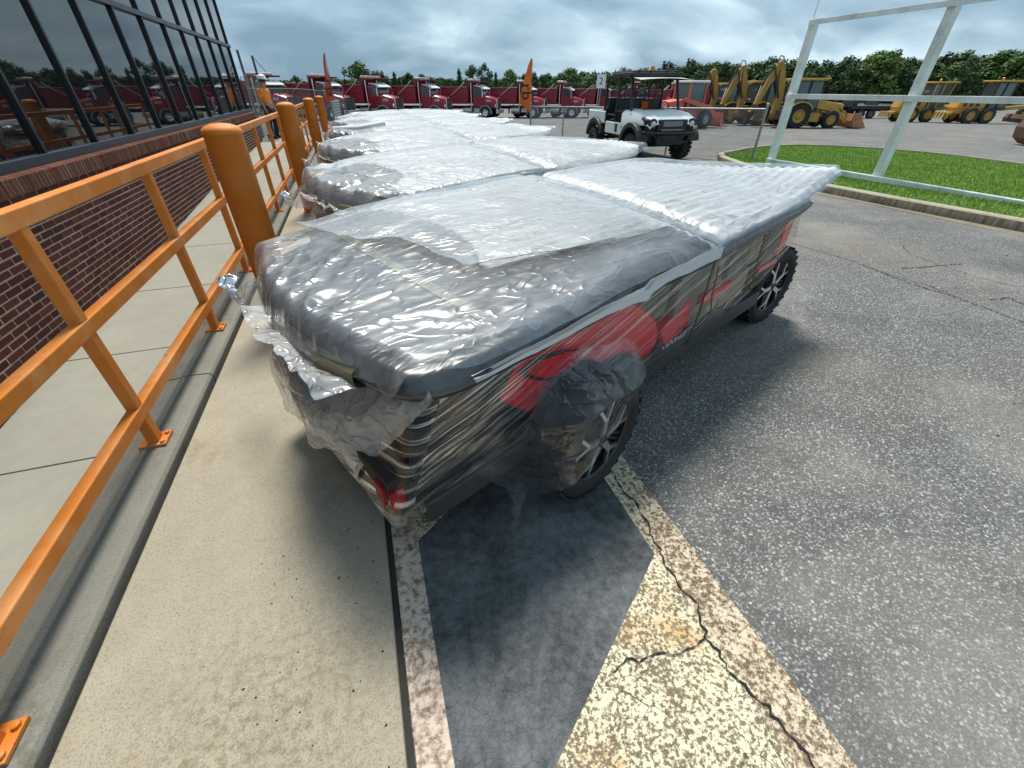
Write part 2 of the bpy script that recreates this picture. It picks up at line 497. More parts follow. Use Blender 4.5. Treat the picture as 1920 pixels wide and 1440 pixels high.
def metal(name, col, rough=.35, me=.8, **k): return simple(name, col, rough, me, **k)
M['white_frame'] = simple('weathered white paint', (.84, .85, .83), .55, 0, .06, 5, .1, (.30, .27, .22), .55)
M['galv'] = metal('galvanised steel', (.32, .335, .34), .45, .6)
M['galv_dark'] = metal('weathered fence pipe', (.13, .14, .14), .55, .5)
M['corr'] = simple('grey corrugated sheet', (.30, .335, .36), .45, .3)
M['matt_black'] = simple('matt black sheet', (.014, .014, .015), .9, 0, .3, 8, .1)
M['black'] = simple('black plastic', (.018, .018, .019), .5, 0, .3, 8, .1)
M['black_paint'] = simple('black paint', (.022, .022, .023), .38, 0, .25, 8, .05)
M['chassis'] = simple('dusty black steel', (.030, .031, .033), .5, 0, .3, 6, .1, (.10, .09, .08), .25)
M['tyre'] = simple('rubber', (.016, .016, .018), .75, 0, .3, 14, .2, fine=90)
M['tyre_dusty'] = simple('dusty rubber', (.035, .033, .031), .85, 0, .35, 6, .3, (.13, .10, .075), .45)
M['alu'] = metal('machined aluminium', (.78, .78, .77), .22, .9, var=.06)
M['chrome'] = metal('chrome', (.72, .73, .74), .14, 1.0, var=.05, bump=0)
M['steel_bar'] = metal('silver bar', (.55, .53, .49), .4, .6)
M['red_panel'] = simple('red body plastic', (.80, .022, .034), .22, 0, .12, 3, .02)
M['reflector'] = simple('dull red reflector', (.34, .012, .016), .3, 0, .2, 30, .05)
M['red_trim'] = simple('bright red trim', (.80, .03, .07), .25, 0, .1)  # plain red trim colour, no emission
M['white_print'] = simple('white print', (.80, .80, .80), .5, 0, .05)
M['carton'] = simple('brown carton', (.30, .215, .13), .8, 0, .2, 5, .15)
M['carton_grey'] = simple('grey brown carton', (.19, .17, .13), .8, 0, .25, 5, .15)
M['carton_olive'] = simple('olive carton', (.13, .125, .085), .8, 0, .25, 5, .15)
M['rope'] = simple('brown cord', (.20, .085, .02), .8, 0, .3, 30, .2)
M['brown_tarp'] = simple('dark brown board', (.030, .020, .016), .8, 0, .4, 5, .1)
M['tape'] = simple('pale green tape', (.24, .265, .18), .35, 0, .2, 12, .1)
M['olive'] = simple('olive foam edge', (.12, .115, .06), .55, 0, .3, 7, .15)
def foam_mat():
    m = NT('white foam sheet')
    c = m.mix(m.noise(7, 4), (.54, .555, .575), (.63, .645, .66))
    m.set(c, .62, 0, .4)
    m.b.inputs['Subsurface Weight'].default_value = 0.0
    m.bump(m.noise(55, 4), .16, .004)
    return m.mat
M['foam'] = foam_mat()
def roofskin():
    m = NT('dark plastic wrapped roof'); co = m.coord()
    n = m.noise(5, 5, .6, m.mapping(co, (1.6, .7, 1)), 1.2)
    c = m.mix(m.ramp(n, [(.35, 0.0), (.65, 1.0)]), (.030, .034, .041), (.066, .074, .088))
    m.set(c, m.math('MULTIPLY_ADD', m.noise(9, 4), .3, .16), 0, .8)
    h = m.noise(5, 2, .5, m.mapping(co, (1, 2.5, 1), (0, 0, .5)), 1.2)
    m.bump(h, .35, .02)
    return m.mat
M['roofskin'] = roofskin()
def film(name, milk, gloss, bump_s, scale, rough=.12, tint=(.90, .92, .93), stretch=(1, 1, 1), thick=.10):
    """clear plastic: see-through, a little milky, with crinkles that catch the sky"""
    m = NT(name); m.n.remove(m.b); co = m.coord('Object')
    v = m.mapping(co, stretch, (0, 0, .35))
    h1 = m.noise(scale, 1.5, .5, v, .8)
    def crease(sc_, pw, d=1.1):
        n_ = m.noise(sc_, 1.5, .5, v, d)
        return m.math('POWER', m.math('SUBTRACT', 1.0, m.math('ABSOLUTE', m.math('MULTIPLY_ADD', n_, 2.0, -1.0))), pw)
    h = m.math('ADD', h1, m.math('ADD', m.math('MULTIPLY', crease(scale * .75, 14), .34), m.math('MULTIPLY', crease(scale * 1.9, 18), .20)))
    bn = m.bump(h, bump_s, .045, sock=0)
    tr = m.new('BsdfTransparent'); tr.inputs[0].default_value = (.965, .97, .965, 1)
    df = m.new('BsdfDiffuse'); df.inputs[0].default_value = (*tint, 1); m.lk(bn, df.inputs['Normal'])
    tl = m.new('BsdfTranslucent'); tl.inputs[0].default_value = (*tint, 1); m.lk(bn, tl.inputs['Normal'])
    dt = m.new('MixShader'); dt.inputs[0].default_value = .2
    m.lk(df.outputs[0], dt.inputs[1]); m.lk(tl.outputs[0], dt.inputs[2])
    mk = m.ramp(m.noise(scale * .5, 5, .65, v, .8), [(.32, milk * .4), (.55, milk), (.74, min(.9, milk * 2.4))])
    a = m.new('MixShader'); m.lk(mk, a.inputs[0]); m.lk(tr.outputs[0], a.inputs[1]); m.lk(dt.outputs[0], a.inputs[2])
    gl = m.new('BsdfGlossy'); gl.inputs['Roughness'].default_value = rough; m.lk(bn, gl.inputs['Normal'])
    fr = m.new('Fresnel'); fr.inputs[0].default_value = 1.5; m.lk(bn, fr.inputs['Normal'])
    fg = m.math('MULTIPLY_ADD', fr.outputs[0], gloss, thick * .3, clamp=True)
    b = m.new('MixShader'); m.lk(fg, b.inputs[0]); m.lk(a.outputs[0], b.inputs[1]); m.lk(gl.outputs[0], b.inputs[2])
    m.lk(b.outputs[0], m.out.inputs[0])
    return m.mat
M['film_top'] = film('clear cover film', .17, 1.15, .26, 2.4, .27, tint=(.82, .89, .97), stretch=(1, 2.2, 1), thick=.07)  # bluish tint and extra milk stand in for sky reflection on the film
M['film_hang'] = film('loose milky film', .50, .95, .50, 4, .16, thick=.08)
M['film_fold'] = film('folded over film', .24, 1.0, .26, 3, .26, tint=(.78, .83, .89), stretch=(1, 2, 1), thick=.06)
M['film_clear'] = film('clear loose film', .022, .09, .22, 4.5, .16, tint=(.80, .84, .88), thick=.03)
M['film_white'] = film('crumpled white film', .34, 1.0, .30, 3.6, .26, tint=(.76, .78, .80), thick=.06)
def stretch_film():
    m = NT('stretch wrap film'); m.n.remove(m.b)
    uv = m.coord('UV')
    v = m.mapping(uv, (.55, 26, 1), (0, 0, 0))
    vr = m.mapping(uv, (1, 1, 1), (0, 0, R(-14)))
    v = m.mapping(vr, (.7, 34, 1)); v2 = m.mapping(vr, (1.1, 80, 1)); v3 = m.mapping(vr, (.45, 9, 1))
    s1 = m.noise(1, 4, .6, v); s2 = m.noise(1, 4, .6, v2); s3 = m.noise(1, 3, .5, v3)
    a = m.ramp(s1, [(.545, 0.0), (.585, .55), (.66, 1.0)])
    b = m.ramp(s2, [(.57, 0.0), (.62, 1.0)])
    c = m.ramp(s3, [(.48, 0.0), (.72, .38)])
    fac = m.math('ADD', m.math('MULTIPLY_ADD', a, .34, .01), m.math('MULTIPLY_ADD', b, .66, m.math('MULTIPLY', c, .10)), clamp=True)
    bn = m.bump(m.math('ADD', s1, m.math('MULTIPLY', s2, .5)), .35, .010, sock=0)
    tr = m.new('BsdfTransparent'); tr.inputs[0].default_value = (.95, .95, .935, 1)
    df = m.new('BsdfDiffuse'); df.inputs[0].default_value = (.84, .87, .89, 1); m.lk(bn, df.inputs['Normal'])
    tl = m.new('BsdfTranslucent'); tl.inputs[0].default_value = (.86, .86, .84, 1)
    dt = m.new('MixShader'); dt.inputs[0].default_value = .15
    m.lk(df.outputs[0], dt.inputs[1]); m.lk(tl.outputs[0], dt.inputs[2])
    x = m.new('MixShader'); m.lk(m.math('MULTIPLY', fac, .80), x.inputs[0]); m.lk(tr.outputs[0], x.inputs[1]); m.lk(dt.outputs[0], x.inputs[2])
    gl = m.new('BsdfGlossy'); gl.inputs['Roughness'].default_value = .16; m.lk(bn, gl.inputs['Normal'])
    fr = m.new('Fresnel'); fr.inputs[0].default_value = 1.5; m.lk(bn, fr.inputs['Normal'])
    fg = m.math('MULTIPLY', fr.outputs[0], m.math('MULTIPLY_ADD', fac, 1.1, .12), clamp=True)
    y = m.new('MixShader'); m.lk(fg, y.inputs[0]); m.lk(x.outputs[0], y.inputs[1]); m.lk(gl.outputs[0], y.inputs[2])
    m.lk(y.outputs[0], m.out.inputs[0])
    return m.mat
M['stretch'] = stretch_film()

M['truck_red'] = simple('dark red truck paint', (.27, .008, .022), .25, 0, .2, 1.2, .02, (.10, .03, .03), .3)
M['truck_bed'] = simple('dull red steel', (.26, .011, .026), .40, 0, .25, 1.0, .05, (.11, .05, .045), .35)
M['white_paint'] = simple('white paint', (.78, .80, .80), .32, 0, .06, 3, .02)
M['grey_plastic'] = simple('grey plastic', (.22, .22, .225), .55)
M['dark_glass'] = simple('dark cab glass', (.035, .045, .05), .06, 0, .3, 1, 0, spec=.8)
M['cab_glass'] = simple('greenish cab glass', (.075, .105, .10), .06, 0, .3, 1.5, 0, spec=.8)
M['yellow'] = simple('machine yellow', (.40, .225, .035), .4, 0, .18, 2, .05, (.17, .10, .04), .5)
M['yellow_bright'] = simple('worn yellow', (.50, .29, .045), .45, 0, .2, 2, .05, (.25, .15, .06), .4)
M['orange_hood'] = simple('orange yellow hood', (.62, .30, .04), .4, 0, .15, 2, .04)
M['rust'] = simple('rusty steel', (.10, .05, .03), .8, 0, .4, 4, .2, (.22, .09, .04), .5)
M['rust_light'] = simple('worn bucket steel', (.42, .20, .09), .6, 0, .35, 4, .2, (.16, .08, .05), .5)
M['salmon'] = simple('faded red paint', (.62, .135, .085), .5, 0, .15, 2, .05)
M['vest'] = simple('safety orange cloth', (.92, .16, .02), .8, 0, .15, 8, .1)
M['shirt'] = simple('orange work shirt', (.95, .27, .05), .85, 0, .12, 9, .2, fine=40)
M['trousers'] = simple('black trousers', (.018, .019, .024), .85, 0, .3, 9, .2)
M['skin'] = simple('skin', (.42, .22, .15), .6, 0, .1, 8, .05)
M['hair'] = simple('dark hair', (.03, .02, .015), .8)
M['boot'] = simple('black boot', (.02, .018, .016), .6)
M['hat'] = simple('white hard hat', (.80, .80, .79), .35, 0, .05)
M['utv_white'] = simple('white plastic body', (.84, .85, .84), .35, 0, .06, 3, .03, (.45, .42, .36), .2)
M['seat'] = simple('black seat vinyl', (.022, .023, .026), .45)
M['strap_brown'] = simple('brown webbing', (.20, .075, .045), .8)
M['lens'] = simple('headlamp glass', (.62, .64, .65), .08, .3, .1, 20, .1)
M['beacon'] = simple('amber lens', (.95, .22, .02), .2, 0, .1)
M['lexan'] = simple('dusty clear sheet', (.62, .63, .57), .35, 0, .25, 4, .05, (.35, .30, .22), .5)
M['flag'] = simple('orange flag cloth', (.80, .175, .02), .75, 0, .12, 4, .1)
M['flag_dark'] = simple('red orange flag cloth', (.50, .075, .03), .75, 0, .12, 4, .1)
M['sign_white'] = simple('white sign board', (.75, .76, .76), .5, 0, .05)
M['lotgrey'] = simple('dark trailer steel', (.025, .025, .027), .6, 0, .3)
M['trailer_grey'] = simple('grey deck boards', (.22, .205, .18), .8, 0, .3)
def leaf(name, a, b, seed=0):
    m = NT(name)
    g = m.new('NewGeometry')
    n = m.noise(.55, 3, .6)
    k = m.math('MULTIPLY_ADD', g.outputs['Random Per Island'], .55, m.math('MULTIPLY', n, .6))
    c = m.ramp(k, [(.25, a), (.85, b)])
    m.set(c, .7, 0, .25)
    return m.mat
M['leaf_dark'] = leaf('dark leaves', (.022, .050, .018), (.065, .115, .038))
M['leaf_mid'] = leaf('green leaves', (.035, .075, .018), (.10, .165, .042))
M['leaf_light'] = leaf('light green leaves', (.06, .11, .022), (.15, .22, .05))
M['bark'] = simple('bark', (.06, .045, .035), .9, 0, .4, 8, .4)
def grass_mat():
    m = NT('grass blades'); g = m.new('NewGeometry')
    k = m.math('MULTIPLY_ADD', g.outputs['Random Per Island'], .5, m.math('MULTIPLY', m.noise(1.1, 3), .7))
    c = m.ramp(k, [(.25, (.12, .235, .016)), (.6, (.205, .36, .026)), (.95, (.32, .46, .06))])
    m.set(c, .6, 0, .3)
    return m.mat
M['grass'] = grass_mat()
M['soil'] = simple('soil under grass', (.07, .13, .015), .95, 0, .4, 3, .4)
def letter(c): return c
M['black_print'] = simple('black print', (.012, .012, .012), .6, 0, .05)
# ------------------------------------------------------------------ the setting: ground, walk, kerb, ramp
def axis_pts(*segs):
    out = []
    for a, b, n in segs:
        out += [a + (b - a) * i / n for i in range(n)]
    return out + [segs[-1][1]]
gx = axis_pts((-700, -60, 10), (-60, -6, 9), (-6, -0.45, 6), (-0.45, -0.25, 1), (-0.25, 4, 12), (4, 40, 24), (40, 120, 12), (120, 900, 12))
gy = axis_pts((-60, -4, 8), (-4, 20, 30), (20, 21.5, 2), (21.5, 60, 18), (60, 140, 8), (140, 1200, 14))
GP = np.zeros((len(gx), len(gy), 3))
for i, x in enumerate(gx):
    for j, y in enumerate(gy):
        z = gz(x, y)
        if x < -0.3 and y < 20.1: z = -1.6
        GP[i, j] = (x, y, z)
mb = MB(); mb.grid(GP)
asphalt_o = mb.build('asphalt', M['asphalt'], smooth_ang=30, fix=False)
tag(asphalt_o, kind='structure')

def sheet(name, poly, z, mat, parent=None, sub=None):
    """flat painted sheet on the paving, a few mm above it"""
    mb = MB(); mb.v = [(x, y, z) for x, y in poly]; mb.f = [tuple(range(len(poly)))]; mb.m = [0]
    o = mb.build(name, mat, parent, fix=False)
    return o
markings = tag(bpy.data.objects.new('pavement_markings', None), kind='structure'); COL.objects.link(markings)
markings['label'] = 'faded cream and pink hatch markings on the asphalt'
sheet('sealed_strip', [(-.045, .09), (-.045, 1.075), (.30, 1.335), (.83, 1.73), (.83, .735), (.39, .405), (.215, .274), (-.045, .085)], .008, M['sealer'], markings)
sheet('hatch_stripe', [(.83, .735), (.215, .274), (-.045, .085), (-.045, -1.2), (.83, -.55)], .008, M['cream_paint'], markings)
sheet('hatch_stripe', [(-.045, 1.08), (.83, 1.735), (.83, 2.5), (-.045, 1.85)], .008, M['cream_paint'], markings)
sheet('edge_line', [(-.142, -1.2), (-.045, -1.2), (-.045, 4.2), (-.142, 4.2)], .0081, M['line_paint'], markings)
sheet('edge_line', [(.83, -1.2), (.985, -1.2), (.985, 1.6), (.83, 1.6)], .0081, M['line_cream'], markings)
# cracks: thin ragged ribbons
def crack(path, w, parent, seed=0, z=.011):
    r = random.Random(seed); pts = []
    for i in range(len(path) - 1):
        a, b = Vector(path[i]), Vector(path[i + 1]); n = max(2, int((b - a).length / .016))
        for k in range(n):
            p = a.lerp(b, k / n); d = (b - a).normalized(); nn = Vector((-d.y, d.x))
            pts.append(p + nn * (r.gauss(0, .0035) + .008 * math.sin(k * .7 + i * 2) * math.sin(k * .23)))
    pts.append(Vector(path[-1]))
    mb = MB(); vs = []
    for i, p in enumerate(pts):
        d = (pts[min(i + 1, len(pts) - 1)] - pts[max(i - 1, 0)]).normalized(); nn = Vector((-d.y, d.x))
        ww = w * r.uniform(.12, 1.0) * (1 if 0 < i < len(pts) - 1 else .1)
        for s in (1, -1):
            q = p + nn * ww * s; vs.append((q.x, q.y, gz(q.x, q.y) + z))
    mb.add(vs, [(2 * i, 2 * i + 1, 2 * i + 3, 2 * i + 2) for i in range(len(pts) - 1)])
    return mb.build('crack', M['crack'], parent, fix=False)
crack([(.90, 1.30), (.875, 1.12), (.89, .95), (.865, .80), (.84, .66), (.855, .5), (.815, .42), (.82, .30), (.86, .2), (.87, .05), (.93, -.1), (.98, -.4)], .0058, asphalt_o, 3, .013)
crack([(.82, .42), (.70, .40), (.55, .44), (.46, .42)], .003, asphalt_o, 4, .013)
crack([(4.68, 3.8), (4.79, 3.03), (4.72, 2.43), (4.77, 2.02), (4.72, 1.55), (4.9, .9), (4.8, -.2)], .007, asphalt_o, 5, .005)
crack([(4.76, 2.75), (4.83, 2.3), (4.75, 1.95)], .005, asphalt_o, 6, .005)
crack([(5.05, 2.71), (5.2, 2.69), (5.38, 2.66), (5.8, 2.62)], .008, asphalt_o, 7, .005)
crack([(4.96, 1.92), (5.2, 1.9), (5.1, 1.7)], .007, asphalt_o, 8, .005)
crack([(6.0, 3.4), (5.6, 3.0), (5.5, 2.3), (5.7, 1.6)], .004, asphalt_o, 9, .005)

# concrete walk in slabs, dirty joint at its kerb side
walk = tag(bpy.data.objects.new('concrete_walk', None), kind='structure'); COL.objects.link(walk)
ys = [-1.6, 4.33, 8.6, 12.6, 16.6, 20.0]
for a, b in zip(ys, ys[1:]):
    MB().box((-.618, (a + b) / 2, -.185), (.905, b - a - .012, .43)).build('slab', M['pad'], walk, bev=.008)
MB().box((-1.08, 9.2, -.30), (.022, 21.6, .6)).build('joint', M['gap'], walk)
MB().box((-.1555, 9.2, -.245), (.019, 21.6, .502)).build('joint', M['gap'], walk)
kerb = tag(bpy.data.objects.new('raised_kerb', None), kind='structure'); COL.objects.link(kerb)
ys = [-1.6, .62, 2.62, 5.6, 8.6, 11.6, 14.6, 16.2]
for a, b in zip(ys, ys[1:]):
    mb = MB(); mb.prism([(-1.355, -1.2), (-1.093, -1.2), (-1.093, .048), (-1.105, .064), (-1.245, .072), (-1.252, .062), (-1.355, .058)], a + .004, b - .004, 'y')
    mb.build('kerb_stone', M['kerb'], kerb, bev=.004)
# leaf litter and pebbles along the joint and the walk: stuff
mb = MB(); r_ = random.Random(5)
def pebble(mb, x, y, z, s, r_):
    a = r_.uniform(0, 6.3); vs = []
    for k in range(5):
        th = a + k * 1.257; vs.append((x + math.cos(th) * s * r_.uniform(.6, 1.1), y + math.sin(th) * s * r_.uniform(.6, 1.1), z))
    vs.append((x, y, z + s * r_.uniform(.5, .9)))
    mb.add(vs, [(k, (k + 1) % 5, 5) for k in range(5)])
for i in range(70):
    pebble(mb, r_.uniform(-.62, -.2) if r_.random() < .8 else r_.uniform(-1.0, -.2), r_.uniform(.35, 1.25) if r_.random() < .85 else r_.uniform(1, 4), .0305, r_.uniform(.0018, .0050), r_)
for i in range(45):
    pebble(mb, r_.uniform(-1.08, -1.05), r_.uniform(.3, 4.5), .0, r_.uniform(.004, .010), r_)
for i in range(60):
    x, y = r_.uniform(1.2, 7), r_.uniform(-.5, 5)
    if y > .45 * x + .1 and x < 4.3: continue
    pebble(mb, x, y, gz(x, y) + .001, r_.uniform(.004, .012), r_)
o = mb.build('loose_pebbles', M['gap']); tag(o, 'dark loose grit scattered on the walk and asphalt', kind='stuff')
# gravel-and-dirt strip against the far kerb
# the ramp walk between kerb and building
def rz_(y):
    if y < 12.5: return -.71 + .0573 * (y - 3.6)
    return -.20 + (y - 12.5) * .026
sidewalk = tag(bpy.data.objects.new('ramp_walk', None), kind='structure'); COL.objects.link(sidewalk)
ys = [-.2 - 1.53, -.2, 1.56, 3.08, 4.6, 6.12, 7.65, 9.2, 10.9, 12.7, 14.3, 15.9, 17.5, 19.1, 20.4]
for a, b in zip(ys, ys[1:]):
    mb = MB(); a_, b_ = a + .006, b - .006
    x0, x1 = -3.5, -1.365
    if a > 16: x1 = -1.1
    mb.add([(x0, a_, rz_(a_)), (x1, a_, rz_(a_)), (x1, b_, rz_(b_)), (x0, b_, rz_(b_)), (x0, a_, rz_(a_) - .12), (x1, a_, rz_(a_) - .12), (x1, b_, rz_(b_) - .12), (x0, b_, rz_(b_) - .12)],
           [(0, 1, 2, 3), (7, 6, 5, 4), (0, 4, 5, 1), (1, 5, 6, 2), (2, 6, 7, 3), (3, 7, 4, 0)])
    mb.build('slab', M['sidewalk'], sidewalk, bev=.005)
mb = MB(); mb.add([(-3.4, -2, rz_(-2) - .02), (-1.36, -2, rz_(-2) - .02), (-1.36, 20, rz_(20) - .02), (-3.4, 20, rz_(20) - .02)], [(0, 1, 2, 3)])
mb.build('joint_bed', M['gap'], sidewalk, fix=False)

# ------------------------------------------------------------------ building
XW = -3.07; YB0, YB1 = -3.0, 19.05
bld = empty('office_building', (XW, 8, 0), 0, 'office building with dark tinted windows above a red brick base', 'building')
BO = Vector((XW, 8, 0))
def bl(x, y, z): return (x - BO.x, y - BO.y, z - BO.z)
mb = MB()
mb.box(bl(XW - .10, (YB0 + YB1) / 2, -.42), (.18, YB1 - YB0, 2.2))
mb.box(bl(XW - 3.1, YB1 - .10, -.42), (6, .18, 2.2))
mb.build('mortar_wall', M['mortar'], bld)
# bricks: running bond, nearest ones single, the rest joined
CH, BLn, BW = .0677, .213, .203
cy, sy_ = math.cos(HEAD), math.sin(HEAD)
def cam_px(X, Y, Z):
    rr = X * cy - Y * sy_; fw = X * sy_ + Y * cy; up = Z - 1.5
    c, s = math.cos(R(35.26)), math.sin(R(35.26))
    zc = fw * c - up * s; yc = fw * s + up * c
    if zc < .05: return None
    return 960 + 785 * rr / zc, 720 - 785 * yc / zc, zc
bricks = []
ztop = .680
for k in range(24):
    z = ztop - CH * (k + .5)
    off = (k % 2) * BLn / 2
    n = int((YB1 - YB0) / BLn) + 2
    for i in range(n):
        y0 = YB0 + i * BLn - off; y1 = y0 + BW
        if y0 < YB0: y0 = YB0
        if y1 > YB1: y1 = YB1
        if y1 - y0 < .04: continue
        if z + .03 < rz_((y0 + y1) / 2) - .02: continue
        bricks.append((y0, y1, z))
def vis_size(b):
    p = cam_px(XW, (b[0] + b[1]) / 2, b[2])
    if p is None or p[0] < -10 or p[1] > 1450: return 1e9
    return p[2]
bricks.sort(key=vis_size)
bm_mesh = []
for k in range(3):
    mb = MB(); mb.box((0, 0, 0), (.1, BW - .006, CH - .0155)); bm_mesh.append(mb.mesh('brick', M['brick']))
rr_ = random.Random(11)
rest = MB(); cnt = 0
for (y0, y1, z) in bricks:
    px = .004 + rr_.uniform(-.002, .003)
    if cnt < 298 and abs(y1 - y0 - BW) < .002 and vis_size((y0, y1, z)) < 1e8:
        o = link('brick', bm_mesh[cnt % 3], bld, bl(XW - .0605 + px, (y0 + y1) / 2, z)); cnt += 1
        o.rotation_euler = (rr_.uniform(-.006, .006), 0, rr_.uniform(-.008, .008))
    else:
        rest.box(bl(XW - .0605 + px, (y0 + y1) / 2, z), (.1, y1 - y0 - .006, CH - .0155))
# far end face of the brick base
for k in range(16):
    z = ztop - CH * (k + .5)
    for i in range(20):
        x = XW - .11 - i * BLn - (k % 2) * BLn / 2
        rest.box(bl(x, YB1 - .044, z), (BW, .1, CH - .0105))
o = rest.build('brickwork', M['brick'], bld); tag(o, kind='stuff')
# sloping soldier course under the windows
sb = MB(); sb.prism([(-.135, -.085), (.012, -.075), (.012, .062), (-.135, .098)], -.0265, .0265, 'y')
sbm = sb.mesh('sill_brick', M['sill_brick'])
n = int((YB1 - YB0) / .0677)
srest = MB()
cnt = 0
for i in range(n):
    y = YB0 + .034 + i * .0677
    j = rr_.uniform(-.003, .004)
    if y > .5 and cnt < 290:
        o = link('sill_brick', sbm, bld, bl(XW + j, y, .757)); cnt += 1
    else:
        srest.prism([(-.135, -.085), (.012, -.075), (.012, .062), (-.135, .098)], y - .0285 - BO.y, y + .0285 - BO.y, 'y', 0, Matrix.Translation((0, 0, .757 - BO.z)))
if srest.v: tag(srest.build('sill_brickwork', M['sill_brick'], bld), kind='stuff')
MB().prism([(-.135, -.083), (.0085, -.073), (.0085, .0595), (-.135, .0945)], YB0 - BO.y, YB1 - .02 - BO.y, 'y', 0, Matrix.Translation((0, 0, .757 - BO.z))).build('sill_mortar', M['mortar'], bld)
# window wall
XG = XW - .10
MB().box(bl(XG - .02, (YB0 + YB1) / 2 - .15, .885), (.10, YB1 - YB0 - .3, .085)).build('window_sill', M['sillframe'], bld, bev=.004)
MB().box(bl(XG - .02, (YB0 + YB1) / 2 - .15, 2.565), (.10, YB1 - YB0 - .3, .075)).build('transom', M['mullion'], bld, bev=.004)
MB().box(bl(XG - .02, (YB0 + YB1) / 2 - .15, 5.3), (.12, YB1 - YB0 - .3, .5)).build('parapet', M['roof_wall'], bld)
mull = [6.42 + 1.22 * k for k in range(-7, 11)]
mm_ = MB(); mm_.box((-.01, 0, 0), (.06, .048, 4.1)); mm_ = mm_.mesh('mullion', M['mullion'])
pl = MB(); pl.box((0, 0, 0), (.012, 1.165, 1.602)); pl = pl.mesh('pane', M['pane'])
pu = MB(); pu.box((0, 0, 0), (.012, 1.165, 2.43)); pu = pu.mesh('pane', M['pane'])
for k, y in enumerate(mull):
    o = link('mullion', mm_, bld, bl(XG - .012, y, 2.98), bev=.003)
    if k:
        ym = (y + mull[k - 1]) / 2
        for me, z in ((pl, 1.728), (pu, 3.82)):
            o = link('pane', me, bld, bl(XG - .04, ym, z)); o.rotation_euler = (0, rr_.uniform(-.0015, .0015), rr_.uniform(-.002, .002))
# end face of the window wall (turns the corner at its far end) and dark room behind
mb = MB()
for i in range(5): mb.box(bl(XG - .05 - i * 1.22, 18.66, 2.98), (.055, .085, 4.1))
mb.build('end_mullions', M['mullion'], bld)
mb = MB(); mb.box(bl(XG - 2.5, 18.64, 2.98), (4.8, .012, 4.0)); mb.build('end_glazing', M['pane'], bld)
MB().box(bl(XG - 3.0, 8, 5.55), (6, 21.5, .06)).build('roof', M['roof_wall'], bld)
MB().box(bl(XG - .30, 8, 2.9), (.04, 21.0, 4.2)).build('dark_backing', M['interior'], bld)  # near-black sheet standing in for the unlit room

# ------------------------------------------------------------------ orange handrail and bollards
XR = -1.2
rail = empty('handrail', (XR, 2, .07), 0, 'orange steel handrail with three bars on the raised kerb', 'railing')
pY = [.76 + 1.25 * k for k in range(-1, 13)]
pm = MB(); pm.box((0, 0, .525), (.05, .05, 1.05)); pm = pm.mesh('post', M['rail'])
fm = MB(); fm.box((0, 0, .006), (.115, .105, .012)); fm.lathe([(.011, .012), (.011, .022), (.005, .024)], 8, c=(.042, .034, 0)); fm.lathe([(.011, .012), (.011, .022), (.005, .024)], 8, c=(.042, -.034, 0)); fm = fm.mesh('foot_plate', M['rail'])
for y in pY:
    p = link('post', pm, rail, (0, y - 2, 0), bev=.004)
    link('foot_plate', fm, p, (0, 0, 0))
y0, y1 = pY[0] - .8, pY[-1] + .026
for z, h in ((1.052, .066), (.622, .062), (.182, .062)):
    MB().box((.001 if z < 1 else 0, (y0 + y1) / 2 - 2, z), (.0535, y1 - y0, h)).build('bar', M['rail'], rail, bev=.006, seg=3)
bl_lab = {0: 'nearest orange bollard, beside the front wrapped cart', 1: 'second orange bollard, by the corner of the second wrapped cart', 2: 'third orange bollard, just past the end of the handrail', 3: 'farthest orange bollard, in front of the grey corrugated panel'}
for k, (x, y, h) in enumerate(((-.76, 3.40, 1.255), (-.76, 7.05, 1.285), (-.78, 11.7, 1.26), (-.74, 15.6, 1.25))):
    mb = MB(); prof = [(.109, 0), (.109, h - .012)]
    mb.lathe(prof, 40)
    o = mb.build('bollard', M['bollard'], None, (x, y, .03), smooth_ang=40)
    tag(o, bl_lab[k], 'bollard', 'orange steel bollards along the walk')
    cp = MB(); cp.lathe([(.112, h - .014), (.113, h - .004), (.107, h + .012), (.085, h + .027), (.05, h + .038), (.0, h + .043)], 40)
    c = cp.build('domed_cap', M['rail'], o, smooth_ang=60)

# ------------------------------------------------------------------ far lawn with kerb, sign frame
lawn = [(8.02, 1.2), (7.92, 3.4), (7.95, 4.9), (8.05, 6.3), (8.45, 7.9), (9.05, 9.4), (9.75, 10.9), (10.4, 11.75), (11.5, 12.4), (12.7, 13.1), (14.05, 13.6), (15.6, 13.7), (16.6, 12.9), (17.2, 11.7), (17.25, 10.2), (17.0, 9.0), (16.2, 7.2), (15.6, 5.2), (15.3, 2.0), (15.2, -2.0), (8.1, -2.0)]
LZ = .13
def lawn_z(x, y): return gz(x, y) + LZ
from mathutils.geometry import tessellate_polygon
def inside(x, y, poly):
    c = False; n = len(poly)
    for i in range(n):
        x1, y1 = poly[i]; x2, y2 = poly[i - 1]
        if (y1 > y) != (y2 > y) and x < (x2 - x1) * (y - y1) / (y2 - y1) + x1: c = not c
    return c
def offset(poly, d):
    n = len(poly); out = []
    for i in range(n):
        a, b, c = Vector(poly[i - 1]), Vector(poly[i]), Vector(poly[(i + 1) % n])
        t = ((b - a).normalized() + (c - b).normalized()).normalized(); nn = Vector((-t.y, t.x))
        out.append(tuple(b + nn * d))
    return out
area = sum(lawn[i - 1][0] * lawn[i][1] - lawn[i][0] * lawn[i - 1][1] for i in range(len(lawn)))
SG = 1 if area > 0 else -1
inner = offset(lawn, .17 * SG); face_top = offset(lawn, .025 * SG)
mb = MB(); n = len(lawn)
def zpts(poly, dz): return [(x, y, gz(x, y) + dz) for x, y in poly]
rings = [zpts(lawn, -.05), zpts(offset(lawn, .006 * SG), .0), zpts(face_top, .115), zpts(offset(lawn, .05 * SG), .135), zpts(inner, .138), zpts(inner, -.05)]
